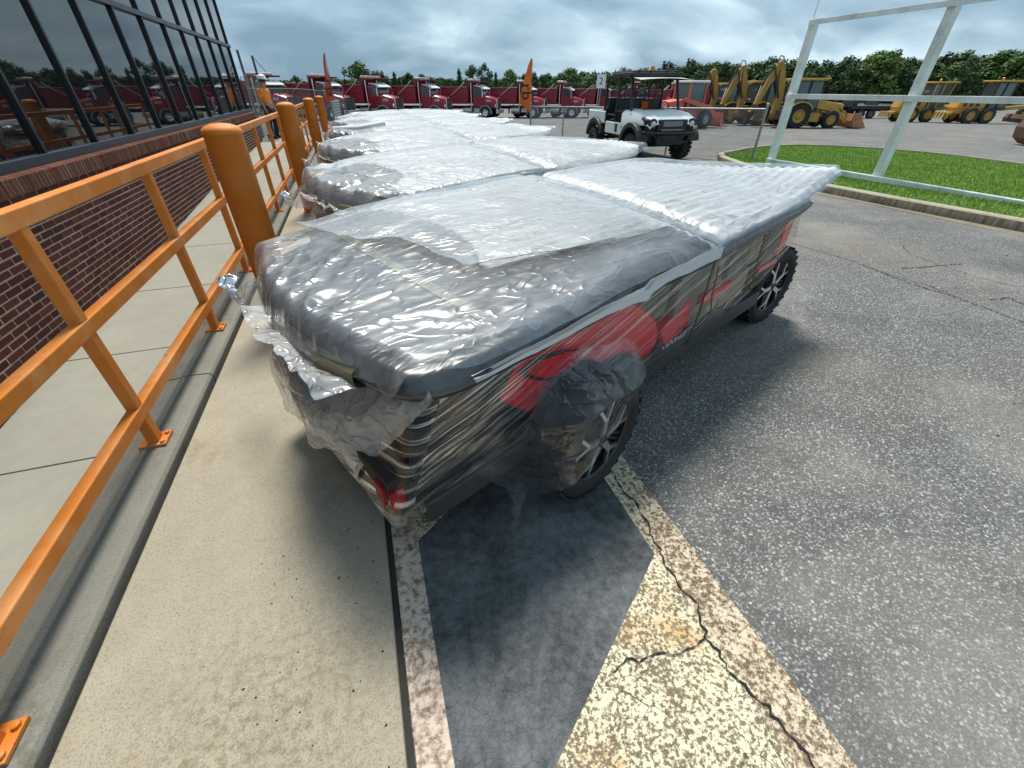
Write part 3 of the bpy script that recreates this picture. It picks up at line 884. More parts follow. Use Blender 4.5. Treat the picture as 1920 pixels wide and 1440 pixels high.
vs = sum(rings, []); fs = []; ms = []
for k in range(len(rings) - 1):
    for i in range(n):
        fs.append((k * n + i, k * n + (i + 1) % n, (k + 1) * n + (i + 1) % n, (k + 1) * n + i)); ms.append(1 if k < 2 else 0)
mb.add(vs, fs); mb.m = ms
ko = mb.build('lawn_kerb', [M['far_kerb'], M['kerb_face']], smooth_ang=50); tag(ko, kind='structure')
mb = MB(); tris = tessellate_polygon([[Vector((x, y, 0)) for x, y in inner]])
mb.add([(x, y, gz(x, y) + .09) for x, y in inner], [t for t in tris])
so = mb.build('lawn', M['soil']); tag(so, kind='structure')
r_ = random.Random(3); mb = MB(); c_ = 0
while c_ < 75000:
    x, y = r_.uniform(7.9, 17.3), r_.uniform(1.5, 13.8)
    if not inside(x, y, inner): continue
    if r_.random() > 1.1 - .05 * (x - 8): continue
    c_ += 1
    h = r_.uniform(.022, .052) * (1.25 if r_.random() < .15 else 1); w = r_.uniform(.004, .008); a = r_.uniform(0, math.pi)
    dx_, dy_ = math.cos(a) * w, math.sin(a) * w; lx, ly = r_.gauss(0, .016), r_.gauss(0, .016); z = gz(x, y) + .088
    mb.v += [(x - dx_, y - dy_, z), (x + dx_, y + dy_, z), (x + lx, y + ly, z + h)]
    k = len(mb.v); mb.f.append((k - 3, k - 2, k - 1)); mb.m.append(0)
go = mb.build('grass', M['grass'], fix=False); tag(go, 'bright green mown grass on the kerbed lawn', kind='stuff')
# dirt strip along the lawn kerb
mb = MB(); o1 = offset(lawn, -.10 * SG)[:9]; o0 = offset(lawn, .02 * SG)[:9]
vs = []; r_ = random.Random(8)
for a, b in zip(o0, o1):
    vs += [(a[0], a[1], gz(*a) + .005), (b[0] - r_.uniform(.0, .14), b[1], gz(*b) + .005)]
mb.add(vs, [(2 * i, 2 * i + 2, 2 * i + 3, 2 * i + 1) for i in range(8)])
d = mb.build('dirt_strip', M['debris'], fix=False); tag(d, kind='structure')

XF = 9.6
fr = empty('sign_frame', (XF, 6.65, -.12), 0, 'tall white empty steel sign frame standing along the lawn', 'sign frame')
def fl(y, z): return (0, y - 6.65, z + .14)
def angle_bar(name, p, q, w, t, up):
    mb = MB(); p, q = Vector(p), Vector(q)
    mb.bar(p, q, w, t, 0, up)
    d = (q - p).normalized(); u_ = Vector(up); s = u_.cross(d).normalized()
    off = s * (w / 2 - t / 2) * 1 + u_ * (w / 2 + t / 2 - .001)
    mb.bar(p + off, q + off, t, w, 0, up)
    return mb.build(name, M['white_frame'], fr, bev=.003)
FY = [9.03, 6.40, 3.77, 1.14]
for y in FY:
    angle_bar('upright', fl(y, -.02), fl(y, 2.66), .13, .012, (1, 0, 0))
    mb = MB(); mb.box(fl(y, -.12), (.42, .34, .02))
    for sx in (-1, 1):
        for s2 in (-1, 1):
            mb.lathe([(.02, 0), (.02, .035), (.008, .04), (.008, .07), (0, .07)], 8, c=(sx * .14, y - 6.65 + s2 * .10, .03))
    mb.box(fl(y, -.075), (.10, .10, .07))
    mb.build('base_plate', M['white_frame'], fr)
for z, nm in ((.025, 'lower_rail'), (1.325, 'middle_rail'), (2.60, 'upper_rail')):
    MB().box((-.055, (FY[0] + FY[-1]) / 2 - 6.65 - .02, z + .14), (.012, FY[0] - FY[-1] + .1, .088)).build(nm, M['white_frame'], fr, bev=.003)
    MB().box((-.02, (FY[0] + FY[-1]) / 2 - 6.65 - .02, z + .14 + .045), (.06, FY[0] - FY[-1] + .1, .010)).build(nm + '_flange', M['white_frame'], fr)
MB().tube([fl(9.03, 2.62), fl(9.07, 3.9)], .012, 8).build('mast', M['white_frame'], fr)
# ------------------------------------------------------------------ wrapped carts
CA = R(24.1)
def cart_world(u, v): return (u * math.cos(CA) - v * math.sin(CA), u * math.sin(CA) + v * math.cos(CA))
U0, V0 = .28, 1.5
def lx(u): return u - U0
def ly(v): return v - V0
def itp(x, xs, ys): return np.interp(x, xs, ys)
def h_stack(u, v):
    """top of the load: rises from the near end to the far end and a little to the left"""
    hr = itp(u, [.3, .5, 1.1, 1.5, 2.1, 2.5, 3.2, 3.6, 3.9], [.862, .866, .885, .90, .898, .922, .94, 1.0, 1.05])
    hl = itp(u, [.3, .5, .9, 2, 3.4, 3.9], [.865, .90, .965, 1.0, 1.0, 1.01])
    t = np.clip((v - .85) / 1.33, 0, 1)
    return hr * (1 - t) + hl * t + .022 * 4 * t * (1 - t)
def uvmesh(mb, name, mats, P, uvs, smooth_ang=180):
    me = mb.mesh(name, mats, smooth_ang, fix=False)
    layer = me.uv_layers.new(name='uv')
    li = np.zeros(len(me.loops), dtype=np.int64); me.loops.foreach_get('vertex_index', li)
    layer.data.foreach_set('uv', np.asarray(uvs, float)[li].ravel())
    return me

def roof_mesh():
    """rounded slab under the foam, near end rounded off"""
    nu, nv = 120, 56
    us = np.linspace(0, 1, nu)[:, None]; vs = np.linspace(0, 1, nv)[None, :]
    u = .40 + 3.0 * us + 0 * vs; v = .835 + 1.355 * vs + 0 * us
    # rounded plan corners at the near end
    e = np.clip((.24 - (u - .40)) / .24, 0, 1); q = 1 - np.sqrt(np.clip(1 - e ** 2, 0, 1))
    vc = (.835 + 2.19) / 2; v = vc + (v - vc) * (1 - .17 * q)
    u = u + .10 * np.clip(1 - ((v - vc) / .6) ** 2, 0, 1) * -1 * (1 - us) ** 3
    edge = np.minimum(np.minimum(us * 3.0, (1 - us) * 3.0) / .055, np.minimum(vs, 1 - vs) * 1.355 / .045)
    edge = np.clip(edge, 0, 1); drop = .045 * (1 - np.sqrt(1 - (1 - edge) ** 2 + 1e-9))
    z = h_stack(u, v) - .030 - drop + .004 * fbm(u * 6, v * 6, 4)
    P = np.stack([lx(u), ly(v), z], -1)
    mb = MB(); mb.grid(P)
    # rim going down and under
    loop = [(i, 0) for i in range(nu)] + [(nu - 1, j) for j in range(1, nv)] + [(i, nv - 1) for i in range(nu - 2, -1, -1)] + [(0, j) for j in range(nv - 2, 0, -1)]
    base = [i * nv + j for i, j in loop]; prev = base; c = P.reshape(-1, 3)
    mid = np.array([1.6, 0, 0])
    for dz, ins in ((.012, -.004), (.03, .002), (.036, .03), (.03, .12)):
        o = len(mb.v); ring = []
        for b in base:
            p = c[b].copy(); d = p[:2] - mid[:2]; L = np.linalg.norm(d); p[:2] -= d / L * ins; p[2] -= dz
            mb.v.append(tuple(p)); ring.append(len(mb.v) - 1)
        k = len(base)
        for i in range(k):
            mb.f.append((prev[i], prev[(i + 1) % k], ring[(i + 1) % k], ring[i])); mb.m.append(0)
        prev = ring
    return mb.mesh('roof_panel', M['roofskin'], 180)

def foam_mesh(seed, front=True, nu=170, nv=150):
    vs_ = np.linspace(.842, 2.235, nv)[None, :]; t = np.linspace(0, 1, nu)[:, None]
    vv = vs_ + 0 * t
    if front:
        u0 = itp(vs_, [.84, 1.0, 1.07, 1.12, 1.17, 1.21, 1.235, 1.27, 1.33, 1.5, 1.8, 2.1, 2.22], [2.04, 2.02, 1.97, 1.74, 1.36, 1.12, .99, .97, 1.03, 1.10, 1.13, 1.06, 1.00])
    else:
        u0 = itp(vs_, [.84, 1.0, 1.2, 1.5, 1.8, 2.0, 2.22], [.62, .66, .78, .98, .92, .70, .52]) + .06 * fbm(vs_ * 3.1, vs_ * 0 + seed, seed + 9)
    u0 = u0 + .012 * fbm(vs_ * 22, vs_ * 0, seed + 3)
    u1 = itp(vs_, [.84, .9, 2.2], [3.80, 3.79, 3.34]) if front else itp(vs_, [.84, .95, 1.15, 1.7, 2.2], [3.38, 3.52, 3.58, 3.46, 3.30]) + .015 * fbm(vs_ * 9, vs_ * 0, seed + 5)
    u = u0 + (u1 - u0) * t
    v = vv + .018 * fbm(u * 1.7, vv * 1.2, seed + 1)
    ph = v + .030 * np.sin(u * 1.5 + seed) + .022 * fbm(u * 1.3, v * 2.0, seed + 2)
    amp = .0085 * (.55 + .45 * fbm(u * .9, v * 1.3, seed + 11))
    rid = amp * np.sin(2 * np.pi * ph / .064)
    big = (.013 if front else .034) * fbm(u * 1.5, v * 2.4, seed + 4) + .006 * ridged(u * 1.8 + v * .9, v * 3.4, seed + 6)
    z = h_stack(u, v) + .004 + rid + np.maximum(big, -.012)
    # trough under the strap, loose lift at the far corner, turned-down right edge
    z -= .028 * np.exp(-((u - 2.10 - .10 * (v - .85)) / .055) ** 2)
    edge = np.clip(1 - (v - .842) / .05, 0, 1); z -= .022 * edge ** 2
    z += .02 * np.clip((u - 3.3) / .45, 0, 1) * np.clip(1 - (v - .84) / .5, 0, 1)
    lift = np.exp(-((u - u0) / .05) ** 2); z += lift * .006
    droop = np.clip((u - 3.35) / .4, 0, 1) * np.clip((v - 1.2) / .8, 0, 1); z -= .05 * droop
    P = np.stack([lx(u), ly(v), z], -1)
    Q = P.copy(); Q[..., 2] -= .010
    mb = MB(); mb.grid(P); mb.grid(Q, flip=True)
    n = nu * nv; per = [i * nv for i in range(nu)] + [(nu - 1) * nv + j for j in range(1, nv)] + [i * nv + nv - 1 for i in range(nu - 2, -1, -1)] + list(range(nv - 2, 0, -1))
    k = len(per)
    for i in range(k):
        a, b = per[i], per[(i + 1) % k]; mb.f.append((a, n + a, n + b, b)); mb.m.append(0)
    return mb.mesh('foam_sheet', M['foam'], 180, fix=False)

def foam_edge_mesh(seed):
    """hem of the lower foam sheet showing along the right side"""
    n = 90; m_ = 9
    u = np.linspace(.60, 2.07, n)[:, None]; k = np.linspace(0, 1, m_)[None, :]
    hgt = itp(u, [.5, .7, 1.0, 1.35, 1.45, 1.6, 2.07], [.008, .015, .020, .034, .058, .036, .056])
    bul = itp(u, [.5, 1.2, 1.42, 1.5, 2.07], [.008, .022, .046, .024, .028])
    wob = .007 * fbm(u * 9, u * 0, seed)
    top = h_stack(u, .85 + 0 * u) - itp(u, [.5, .9, 1.5, 2.07], [.066, .055, .030, .004])
    z = top - hgt * k + wob
    v = .826 - bul + .05 * np.clip((.74 - u) / .24, 0, 1) ** 2 * np.sin(k * np.pi) - .002 + 0 * u
    P = np.stack([lx(u + 0 * k), ly(v), z + 0 * k], -1)
    mb = MB(); mb.grid(P)
    Q = P.copy(); Q[..., 1] += .022; mb.grid(Q, flip=True)
    return mb.mesh('foam_edge', M['foam'], 180, fix=False)

def cover_mesh(seed, nu=300, nv=150, amp=1.0, u_end=3.74):
    v = .815 + 1.42 * np.linspace(0, 1, nv)[None, :]; tt = np.linspace(0, 1, nu)[:, None]
    us_ = .372 - .105 * np.clip(1 - ((v - 1.52) / .62) ** 2, 0, 1)
    u = us_ + (u_end - .30 * (v - .85) - us_) * tt; v = v + 0 * u
    e = np.clip((.26 - (u - us_)) / .26, 0, 1); q = 1 - np.sqrt(np.clip(1 - e ** 2, 0, 1)); vc = 1.52
    v = vc + (v - vc) * (1 - .17 * q)
    z = h_stack(u, v) + .016 + .012 * np.clip((u - .9) / .3, 0, 1)
    near = np.exp(-np.clip(u - .35, 0, 9) / .55)
    # long soft folds fanning out from the gathered front edge and fine crinkles
    ang = np.arctan2(v - 1.15, u - .05); rad = np.hypot(v - 1.15, u - .05)
    ang = ang + .22 * fbm(u * 2.7, v * 2.7, seed + 21) + .06 * fbm(u * 8, v * 8, seed + 22)
    fold = ridged(ang * 4.2, rad * .8, seed + 2, 2)
    fine = ridged(u * 7 + v * 5, v * 9 - u * 3, seed + 5, 3)
    z = z + amp * (.015 * np.maximum(fold, -.2) * (.2 + near) + .0028 * fine * (.2 + near) + .008 * fbm(u * 2.2, v * 3.5, seed + 7))
    z += .008 + .012 * near
    z -= .024 * np.exp(-((u - 2.10 - .10 * (v - .85)) / .05) ** 2)
    z -= .03 * np.clip((u - 3.4) / .4, 0, 1) * np.clip((v - 1.2) / .8, 0, 1)
    z += .02 * np.clip((u - 3.3) / .45, 0, 1) * np.clip(1 - (v - .84) / .5, 0, 1)
    side = np.clip(1 - (v - .815) / .05, 0, 1) ** 2 + np.clip(1 - (2.235 - v) / .06, 0, 1) ** 2
    front = np.clip(1 - (u - us_) / .07, 0, 1) ** 2
    z -= .055 * side + .125 * front
    P = np.stack([lx(u), ly(v), z], -1)
    mb = MB(); mb.grid(P)
    return mb.mesh('cover_film', M['film_top'], 180, fix=False)

def wheel_film_mesh(seed):
    nu, nh = 90, 60
    u = (.60 + 1.06 * np.linspace(0, 1, nu))[:, None]; h = np.linspace(0, 1, nh)[None, :]
    zt = itp(u, [.6, .72, .85, 1.1, 1.35, 1.52, 1.66], [.43, .54, .67, .70, .67, .56, .46])
    zb = itp(u, [.60, .68, .76, .84, .90, 1.0, 1.1, 1.25, 1.45, 1.58, 1.66], [.36, .28, .215, .245, .275, .345, .395, .44, .47, .44, .38]) + .016 * fbm(u * 13, u * 0, seed)
    z = zt + (zb - zt) * h
    out = .235 * np.exp(-((u - 1.10) / .36) ** 4) * np.clip((.715 - z) / .15, 0, 1) ** .8
    v = .868 - out + .014 * ridged(u * 4 + z * 3, z * 7, seed + 2, 2) + .02 * h * fbm(u * 9, z * 6, seed + 3)
    P = np.stack([lx(u + 0 * h), ly(v), z], -1)
    mb = MB(); mb.grid(P)
    # torn rag hanging at the low corner
    rg = []
    for i in range(14):
        t = i / 13; w = .075 * (1 - .5 * t) * (1 + .3 * math.sin(i * 2.3))
        rg.append([(lx(.735 + .02 * math.sin(t * 4) + w * (k / 5 - .5)), ly(.80 - .03 * t + .012 * math.sin(k * 2 + i)), .245 - .15 * t + .012 * math.sin(k * 1.7)) for k in range(6)])
    mb.grid(np.array(rg))
    return mb.mesh('wheel_film', M['film_clear'], 180, fix=False)

def overlap_mesh(seed):
    nu, nv = 120, 90
    t = np.linspace(0, 1, nu)[:, None]; s = np.linspace(0, 1, nv)[None, :]
    v = 1.02 + 1.17 * s + 0 * t
    u0 = itp(s, [0, .10, .16, .5, .62, 1], [1.5, 1.12, .88, .83, .70, .62]) + .018 * fbm(s * 14, s * 0, seed)
    u = u0 + (2.0 - u0) * t
    v = v + .05 * fbm(u * 2, s * 3, seed + 1) * (1 - s)
    z = h_stack(u, v) + .050 + .010 * np.exp(-((u - u0) / .03) ** 2) + .010 * ridged(u * 2.2 + v, v * 3, seed + 3, 2)
    P = np.stack([lx(u), ly(v), z], -1)
    mb = MB(); mb.grid(P)
    return mb.mesh('film_overlap', M['film_fold'], 180, fix=False)

def wrap_mesh(seed=2, pouch=True):
    """stretch film round all four sides, bellying over the wheel at the near right corner"""
    def loop(u0, u1, v0, v1, r, n):
        pts = []
        segs = [((u0 + r, v0), (u1 - r, v0)), ((u1, v0 + r), (u1, v1 - r)), ((u1 - r, v1), (u0 + r, v1)), ((u0, v1 - r), (u0, v0 + r))]
        cen = [(u1 - r, v0 + r, -90), (u1 - r, v1 - r, 0), (u0 + r, v1 - r, 90), (u0 + r, v0 + r, 180)]
        for (a, b), (cx, cy_, th), m in zip(segs, cen, n):
            for i in range(m): pts.append((a[0] + (b[0] - a[0]) * i / m, a[1] + (b[1] - a[1]) * i / m))
            for i in range(5): pts.append((cx + r * math.cos(R(th + 90 * i / 5)), cy_ + r * math.sin(R(th + 90 * i / 5))))
        return pts
    cnt = (170, 60, 90, 60)
    T = np.array(loop(.46, 3.42, .872, 2.13, .06, cnt)); B = np.array(loop(.285, 3.50, .872, 2.10, .05, cnt))
    T = np.vstack([T, T[:1]]); B = np.vstack([B, B[:1]])
    k = len(T); rows = 34
    s = np.concatenate([[0], np.cumsum(np.hypot(*np.diff(B, axis=0).T))])
    right = B[:, 1] < 1.0
    uB = B[:, 0]
    zb = np.full(k, .315)
    zr = itp(uB, [.25, .45, .60, .68, .76, .86, .97, 1.06, 1.16, 1.3, 1.45, 1.6, 1.75, 2.1, 2.75, 3.1, 3.35, 3.5], [.315, .335, .345, .33, .23, .18, .22, .32, .42, .50, .48, .40, .33, .355, .37, .45, .57, .65])
    if not pouch: zr = itp(uB, [.25, .45, .60, .80, 1.0, 1.12, 1.4, 1.6, 1.75, 2.1, 2.75, 3.1, 3.35, 3.5], [.315, .335, .345, .375, .40, .42, .42, .36, .335, .355, .37, .45, .57, .65])
    far = B[:, 0] > 3.40
    zb = np.where(right, zr, np.where(far, .6, zb))
    zb = zb + .006 * fbm(s * 7, s * 0, seed)
    zt = h_stack(T[:, 0], T[:, 1]) - .075
    h = np.linspace(0, 1, rows)[None, :]
    x = T[:, :1] * (1 - h) + B[:, :1] * h; y = T[:, 1:] * (1 - h) + B[:, 1:] * h
    z = zt[:, None] * (1 - h) + zb[:, None] * h
    S = s[:, None] + 0 * h
    # belly over the wheel
    if pouch:
        bel = np.exp(-((x - 1.07) / .34) ** 2) * np.clip((.76 - z) / .24, 0, 1) * right[:, None]
        y = y - .235 * bel
    # film sucked in between the things it wraps, diagonal pleats
    pl_ = ridged(S * 1.1 - z * 1.3, (z + S * .22) * 16, seed + 3, 2)
    inn = .004 * pl_ + .014 * fbm(S * 3, z * 4, seed + 1) * np.sin(h * np.pi)
    nx = np.gradient(B[:, 1], axis=0); ny = -np.gradient(B[:, 0], axis=0); L = np.hypot(nx, ny) + 1e-9
    x = x + inn * (nx / L)[:, None]; y = y + inn * (ny / L)[:, None]
    P = np.stack([lx(x), ly(y), z], -1)
    mb = MB(); mb.grid(P)
    uv = np.stack([S, z], -1).reshape(-1, 2)
    return uvmesh(mb, 'stretch_wrap', M['stretch'], P, uv)

def hang_mesh(kind, seed):
    na, nb = 110, 70
    a = np.linspace(0, 1, na)[:, None]; b = np.linspace(0, 1, nb)[None, :]
    if kind == 0:          # main drape below the gathered knot
        v = .835 + (1.80 - .835) * a + 0 * b
        ln = itp(a, [0, .10, .22, .30, .335, .365, .42, .55, .75, .92, 1.0], [.03, .16, .29, .38, .46, .44, .36, .40, .46, .46, .38])
        ln = ln + .014 * fbm(a * 14, a * 0, seed)
        top = itp(a, [0, .3, .55, .8, 1], [.815, .80, .77, .80, .82])
        knot = np.exp(-((a - .36) / .16) ** 2)
        z = top - ln * b - .02 * knot
        gather = itp(b, [0, .12, .4, 1], [.0, .25, .75, 1])
        v = v + (1.20 - v) * .25 * (1 - b) * 1
        foldn = ridged(a * 3.4 + .45 * b, b * .7, seed + 1, 2)
        out = .03 + .09 * np.sin(np.minimum(b * 1.6, 1) * np.pi * .62) + .042 * foldn * (.15 + b) + .010 * fbm(a * 8, b * 4, seed + 3) + .006 * np.sin(a * 55 + 3 * b) * (1 - b) ** 2
        u = itp(a, [0, .35, .7, 1], [.50, .41, .345, .345]) - out * itp(a, [0, .2, .5, 1], [.25, .7, 1, .85]) + .05 * (1 - b) ** 4
    elif kind == 1:        # torn flap flying out to the left
        v = 1.78 + .70 * a ** .9 + 0 * b
        wid = itp(a, [0, .2, .5, .75, .9, 1], [.22, .19, .11, .12, .12, .03]) + .02 * fbm(a * 12, a * 0, seed)
        z = itp(a, [0, .4, .8, 1], [.86, .80, .72, .72]) - wid * b + .03 * np.sin(a * 9)
        foldn = ridged(a * 3.5, b * 1.3, seed + 1, 2)
        u = .37 - .10 * np.sin(a * 2.4) + .035 * foldn + .05 * np.sin(b * 3 + a * 7) * .5
    else:                  # loose collar of plastic turned up round the knot
        v = 1.05 + .72 * a + 0 * b
        up = itp(a, [0, .15, .3, .5, .7, .85, 1], [.02, .06, .04, .05, .04, .08, .05]) + .02 * fbm(a * 13, a * 0, seed)
        z = .775 + .01 * np.sin(a * 14) + up * b
        u = .335 - .03 * np.sin(a * 3.1) - .11 * b + .030 * ridged(a * 5, b * 1.2, seed, 2)
    P = np.stack([lx(u + 0 * b), ly(v), z], -1)
    mb = MB(); mb.grid(P)
    return mb.mesh('loose_film', M['film_hang'], 180, fix=False)

def tyre_mesh(r, w, rim, blocks, name='tyre', mat='tyre', depth=.012, n=48):
    mb = MB(); h = w / 2
    prof = [(rim, -h * .80), (rim + .02, -h * .95), ((r + rim) / 2, -h), (r - depth - .03, -h * .97), (r - depth - .008, -h * .86), (r - depth, -h * .6), (r - depth, h * .6), (r - depth - .008, h * .86), (r - depth - .03, h * .97), ((r + rim) / 2, h), (rim + .02, h * .95), (rim, h * .80)]
    mb.lathe(prof, n, 'y', cap=False)
    for i in range(blocks):
        for row, (yc, wd, sk) in enumerate(((-.68, .34, .30), (-.24, .30, -.5), (.24, .30, .5), (.68, .34, -.30))):
            th = 2 * math.pi * (i + (row % 2) * .5) / blocks
            Mx = Matrix.Rotation(-th, 4, 'Y') @ Matrix.Translation((r - depth * .55, yc * h, 0)) @ Matrix.Rotation(sk, 4, 'X')
            mb.box((0, 0, 0), (depth * 1.25, wd * w * .62, 2 * math.pi * r / blocks * .60), 0, None, Mx)
    return mb.mesh(name, M[mat], 40)
def y_spoke_mesh(r0, r1, r2, half, w):
    """one Y-shaped spoke on the face of the rim, in the xz plane, face at y=0"""
    mb = MB()
    mb.bar((r0, 0, 0), (r1, -.004, 0), .030, .012, 0, (0, 1, 0))
    for s in (-1, 1):
        mb.bar((r1 - .006, -.004, 0), (r2 * math.cos(half * s), .004, r2 * math.sin(half * s)), .015, .012, 0, (0, 1, 0))
    return mb.mesh('spoke', M['alu'])
def make_wheel_set():
    R_, W_ = .29, .225
    t = tyre_mesh(R_, W_, .188, 26, depth=.008)
    rim = MB(); h = W_ / 2
    rim.lathe([(.19, h * .82), (.186, -h * .3), (.184, -h * .80), (.191, -h * .86), (.195, -h * .80), (.195, h * .80), (.19, h * .82)], 40, 'y', cap=False)
    rim.lathe([(.0, -h * .44), (.05, -h * .42), (.06, -h * .30), (.185, -h * .10), (.185, -h * .0), (0, 0)], 40, 'y')
    for k in range(5):
        th = 2 * math.pi * k / 5 + .3
        for s in (-.26, -.09, .09, .26):
            rim.bar((.05 * math.cos(th + s), -h * .44, .05 * math.sin(th + s)), (.182 * math.cos(th + s), -h * .62, .182 * math.sin(th + s)), .014, .02, 0, (0, 1, 0))
    rim = rim.mesh('rim', M['black_paint'], 40)
    sp = y_spoke_mesh(.03, .112, .188, .26, .02)
    return t, rim, sp, -h * .80
WT, WRIM, WSP, WY = make_wheel_set()
def add_wheel(root, u, v, steer, rot, side):
    """side -1: outer face to the right"""
    w = link('wheel', WT, root, (lx(u), ly(v), .29)); w.rotation_euler = (0, rot, steer + (math.pi if side > 0 else 0))
    link('rim', WRIM, w)
    for k in range(5):
        o = link('spoke', WSP, w, (0, WY, 0)); o.rotation_euler = (0, 2 * math.pi * k / 5, 0)
    return w

def plane_pt(p, v):
    """points measured on the plane v=.85 carried to another depth along the side"""
    k = v / .85
    return (p[0] * k, 1.5 - (1.5 - p[1]) * k)
ROOF = roof_mesh(); WRAP = wrap_mesh(2, False); HEM = foam_edge_mesh(5); WFILM = wheel_film_mesh(12)

def strap_path(u0, side_z):
    pts = []
    for v in np.linspace(.845, 2.19, 24):
        u = u0 + .10 * (v - .85)
        pts.append((lx(u), ly(v), float(h_stack(u, v)) - .006))
    a = [(lx(u0 + .004), ly(.853), side_z), (lx(u0), ly(.833), side_z + .2), (lx(u0), ly(.826), .80), (lx(u0), ly(.824), .872)]
    b = [(lx(u0 + .14), ly(2.205), .86), (lx(u0 + .15), ly(2.16), .5)]
    return a + pts + b
def ribbon(mb, pts, w, t, d=(1, 0, 0)):
    d = Vector(d); vs = []
    n = len(pts)
    for i, p in enumerate(pts):
        p = Vector(p); tg = Vector(pts[min(i + 1, n - 1)]) - Vector(pts[max(i - 1, 0)]); nn = tg.cross(d).normalized()
        for s, q in ((-1, -1), (1, -1), (1, 1), (-1, 1)): vs.append(p + d * (s * w / 2) + nn * (q * t / 2))
    fs = []
    for i in range(n - 1):
        for j in range(4): fs.append((4 * i + j, 4 * i + (j + 1) % 4, 4 * i + 4 + (j + 1) % 4, 4 * i + 4 + j))
    mb.add(vs, fs)
    return mb

def make_cart(front):
    r_ = random.Random(1 if front else 2)
    X, Y = cart_world(U0, V0)
    c = empty('wrapped_cart', (X, Y, 0), CA)
    # chassis
    mb = MB()
    mb.box((lx(1.9), ly(1.5), .275), (3.2, .78, .10))
    for v in (.885, 2.075):
        mb.box((lx(1.74), ly(v), .315), (2.68, .05, .10))
    for u in (.5, 1.05, 1.9, 2.8, 3.45): mb.box((lx(u), ly(1.5), .31), (.06, 1.14, .06))
    mb.box((lx(1.05), ly(1.5), .27), (.09, 1.3, .09)); mb.box((lx(3.45), ly(1.5), .27), (.09, 1.2, .09))
    mb.build('chassis', M['chassis'], c, bev=.008)
    # near-end deck with its upturned lip
    mb = MB(); mb.box((lx(.62), ly(1.5), .350), (.62, 1.14, .085)); mb.box((lx(.335), ly(1.5), .400), (.05, 1.14, .14)); mb.box((lx(.33), ly(1.5), .33), (.03, 1.05, .05))
    mb.box((lx(.62), ly(.945), .40), (.58, .035, .10)); mb.box((lx(.62), ly(2.055), .40), (.58, .035, .10))
    d = mb.build('deck', M['brown_tarp'], c, bev=.012)
    mb = MB(); mb.box((lx(.303), ly(.985), .395), (.012, .055, .085)); mb.box((lx(.33), ly(.922), .395), (.05, .010, .085)); mb.build('reflector', M['reflector'], d)
    mb = MB(); mb.box((lx(.303), ly(2.02), .42), (.012, .05, .07)); mb.build('reflector', M['reflector'], d)
    # things stacked under the roof
    def boxp(name, u0, u1, v0, v1, z0, z1, mat, rot=0):
        mb = MB(); mb.box((0, 0, 0), (u1 - u0, v1 - v0, z1 - z0))
        o = mb.build(name, M[mat], c, (lx((u0 + u1) / 2), ly((v0 + v1) / 2), (z0 + z1) / 2), bev=.006); o.rotation_euler = (0, 0, rot); return o
    boxp('carton', .56, .98, 1.02, 1.38, .385, .70, 'brown_tarp', .1); boxp('carton', .52, .9, 1.45, 2.02, .385, .66, 'carton_olive', -.05)
    boxp('carton', .60, .95, 1.05, 1.9, .70, .80, 'carton_grey', .03)
    boxp('carton', .40, .52, 1.62, 1.98, .38, .62, 'brown_tarp', .2)
    boxp('carton', .38, .56, 1.0, 1.5, .38, .52, 'black', .08)
    for (u0, u1, z0, z1, mt, dv) in ((1.42, 1.92, .54, .83, 'carton_olive', .03), (1.95, 2.20, .40, .83, 'carton_grey', .0), (2.22, 2.50, .58, .85, 'carton_grey', .02), (2.22, 2.55, .37, .575, 'carton', .03), (2.53, 2.78, .57, .86, 'carton_olive', .0), (2.58, 2.92, .37, .56, 'carton', .02), (2.81, 3.02, .57, .88, 'carton', .03), (3.05, 3.32, .50, .89, 'carton_olive', .01)):
        boxp('carton', u0, u1, .905 + dv, 1.45 + dv, z0, z1, mt, r_.uniform(-.02, .02))
    boxp('carton', 1.1, 3.2, 1.5, 2.06, .37, .86, 'carton_grey')
    boxp('red_part', 2.25, 2.62, .893, .93, .50, .55, 'red_panel', .02); boxp('red_part', 3.28, 3.40, .90, .95, .55, .80, 'red_panel')
    boxp('red_part', 3.0, 3.3, .888, .91, .50, .53, 'red_panel')
    mb = MB(); mb.prism([(lx(.385), .43), (lx(.98), .43), (lx(1.02), .52), (lx(.86), .70), (lx(.80), .82), (lx(.47), .82), (lx(.43), .70)], ly(.912), ly(.945), 'y'); mb.build('side_dark_panel', M['matt_black'], c, bev=.012)  # added black panel, darkens what shows through the side film
    mb = MB(); mb.prism([(ly(.93), .44), (ly(2.05), .44), (ly(2.02), .80), (ly(1.75), .74), (ly(1.25), .74), (ly(.96), .81)], lx(.425), lx(.455), 'x'); mb.build('end_dark_panel', M['brown_tarp'], c, bev=.012)  # added dark panel, keeps the near end dark behind the film
    mb = MB()
    for k in range(3): mb.box((lx(.412), ly(1.12 + k * .38), .60), (.03, .05, .30))
    mb.build('end_rib', M['black_paint'], c, bev=.008)
    mb = MB(); mb.box((lx(1.25), ly(.935), .47), (.9, .02, .2)); mb.build('inner_panel', M['matt_black'], c)
    mb = MB(); mb.tube([(lx(.56), ly(.90), .46), (lx(.70), ly(.895), .60), (lx(.86), ly(.895), .78)], .016, 8); mb.build('diagonal_tube', M['black_paint'], c, smooth_ang=60)
    mb = MB()
    for v in (1.0, 1.25): mb.tube([(lx(.62), ly(v), .38), (lx(.60), ly(v), .62), (lx(.78), ly(v), .80)], .016, 8)
    mb.tube([(lx(.42), ly(1.05), .42), (lx(.44), ly(1.55), .56), (lx(.42), ly(1.95), .42)], .014, 8)
    mb.build('frame_tubes', M['black_paint'], c, smooth_ang=60)
    # red cowl lying on the side, with lamp and wheel arch
    V = .905
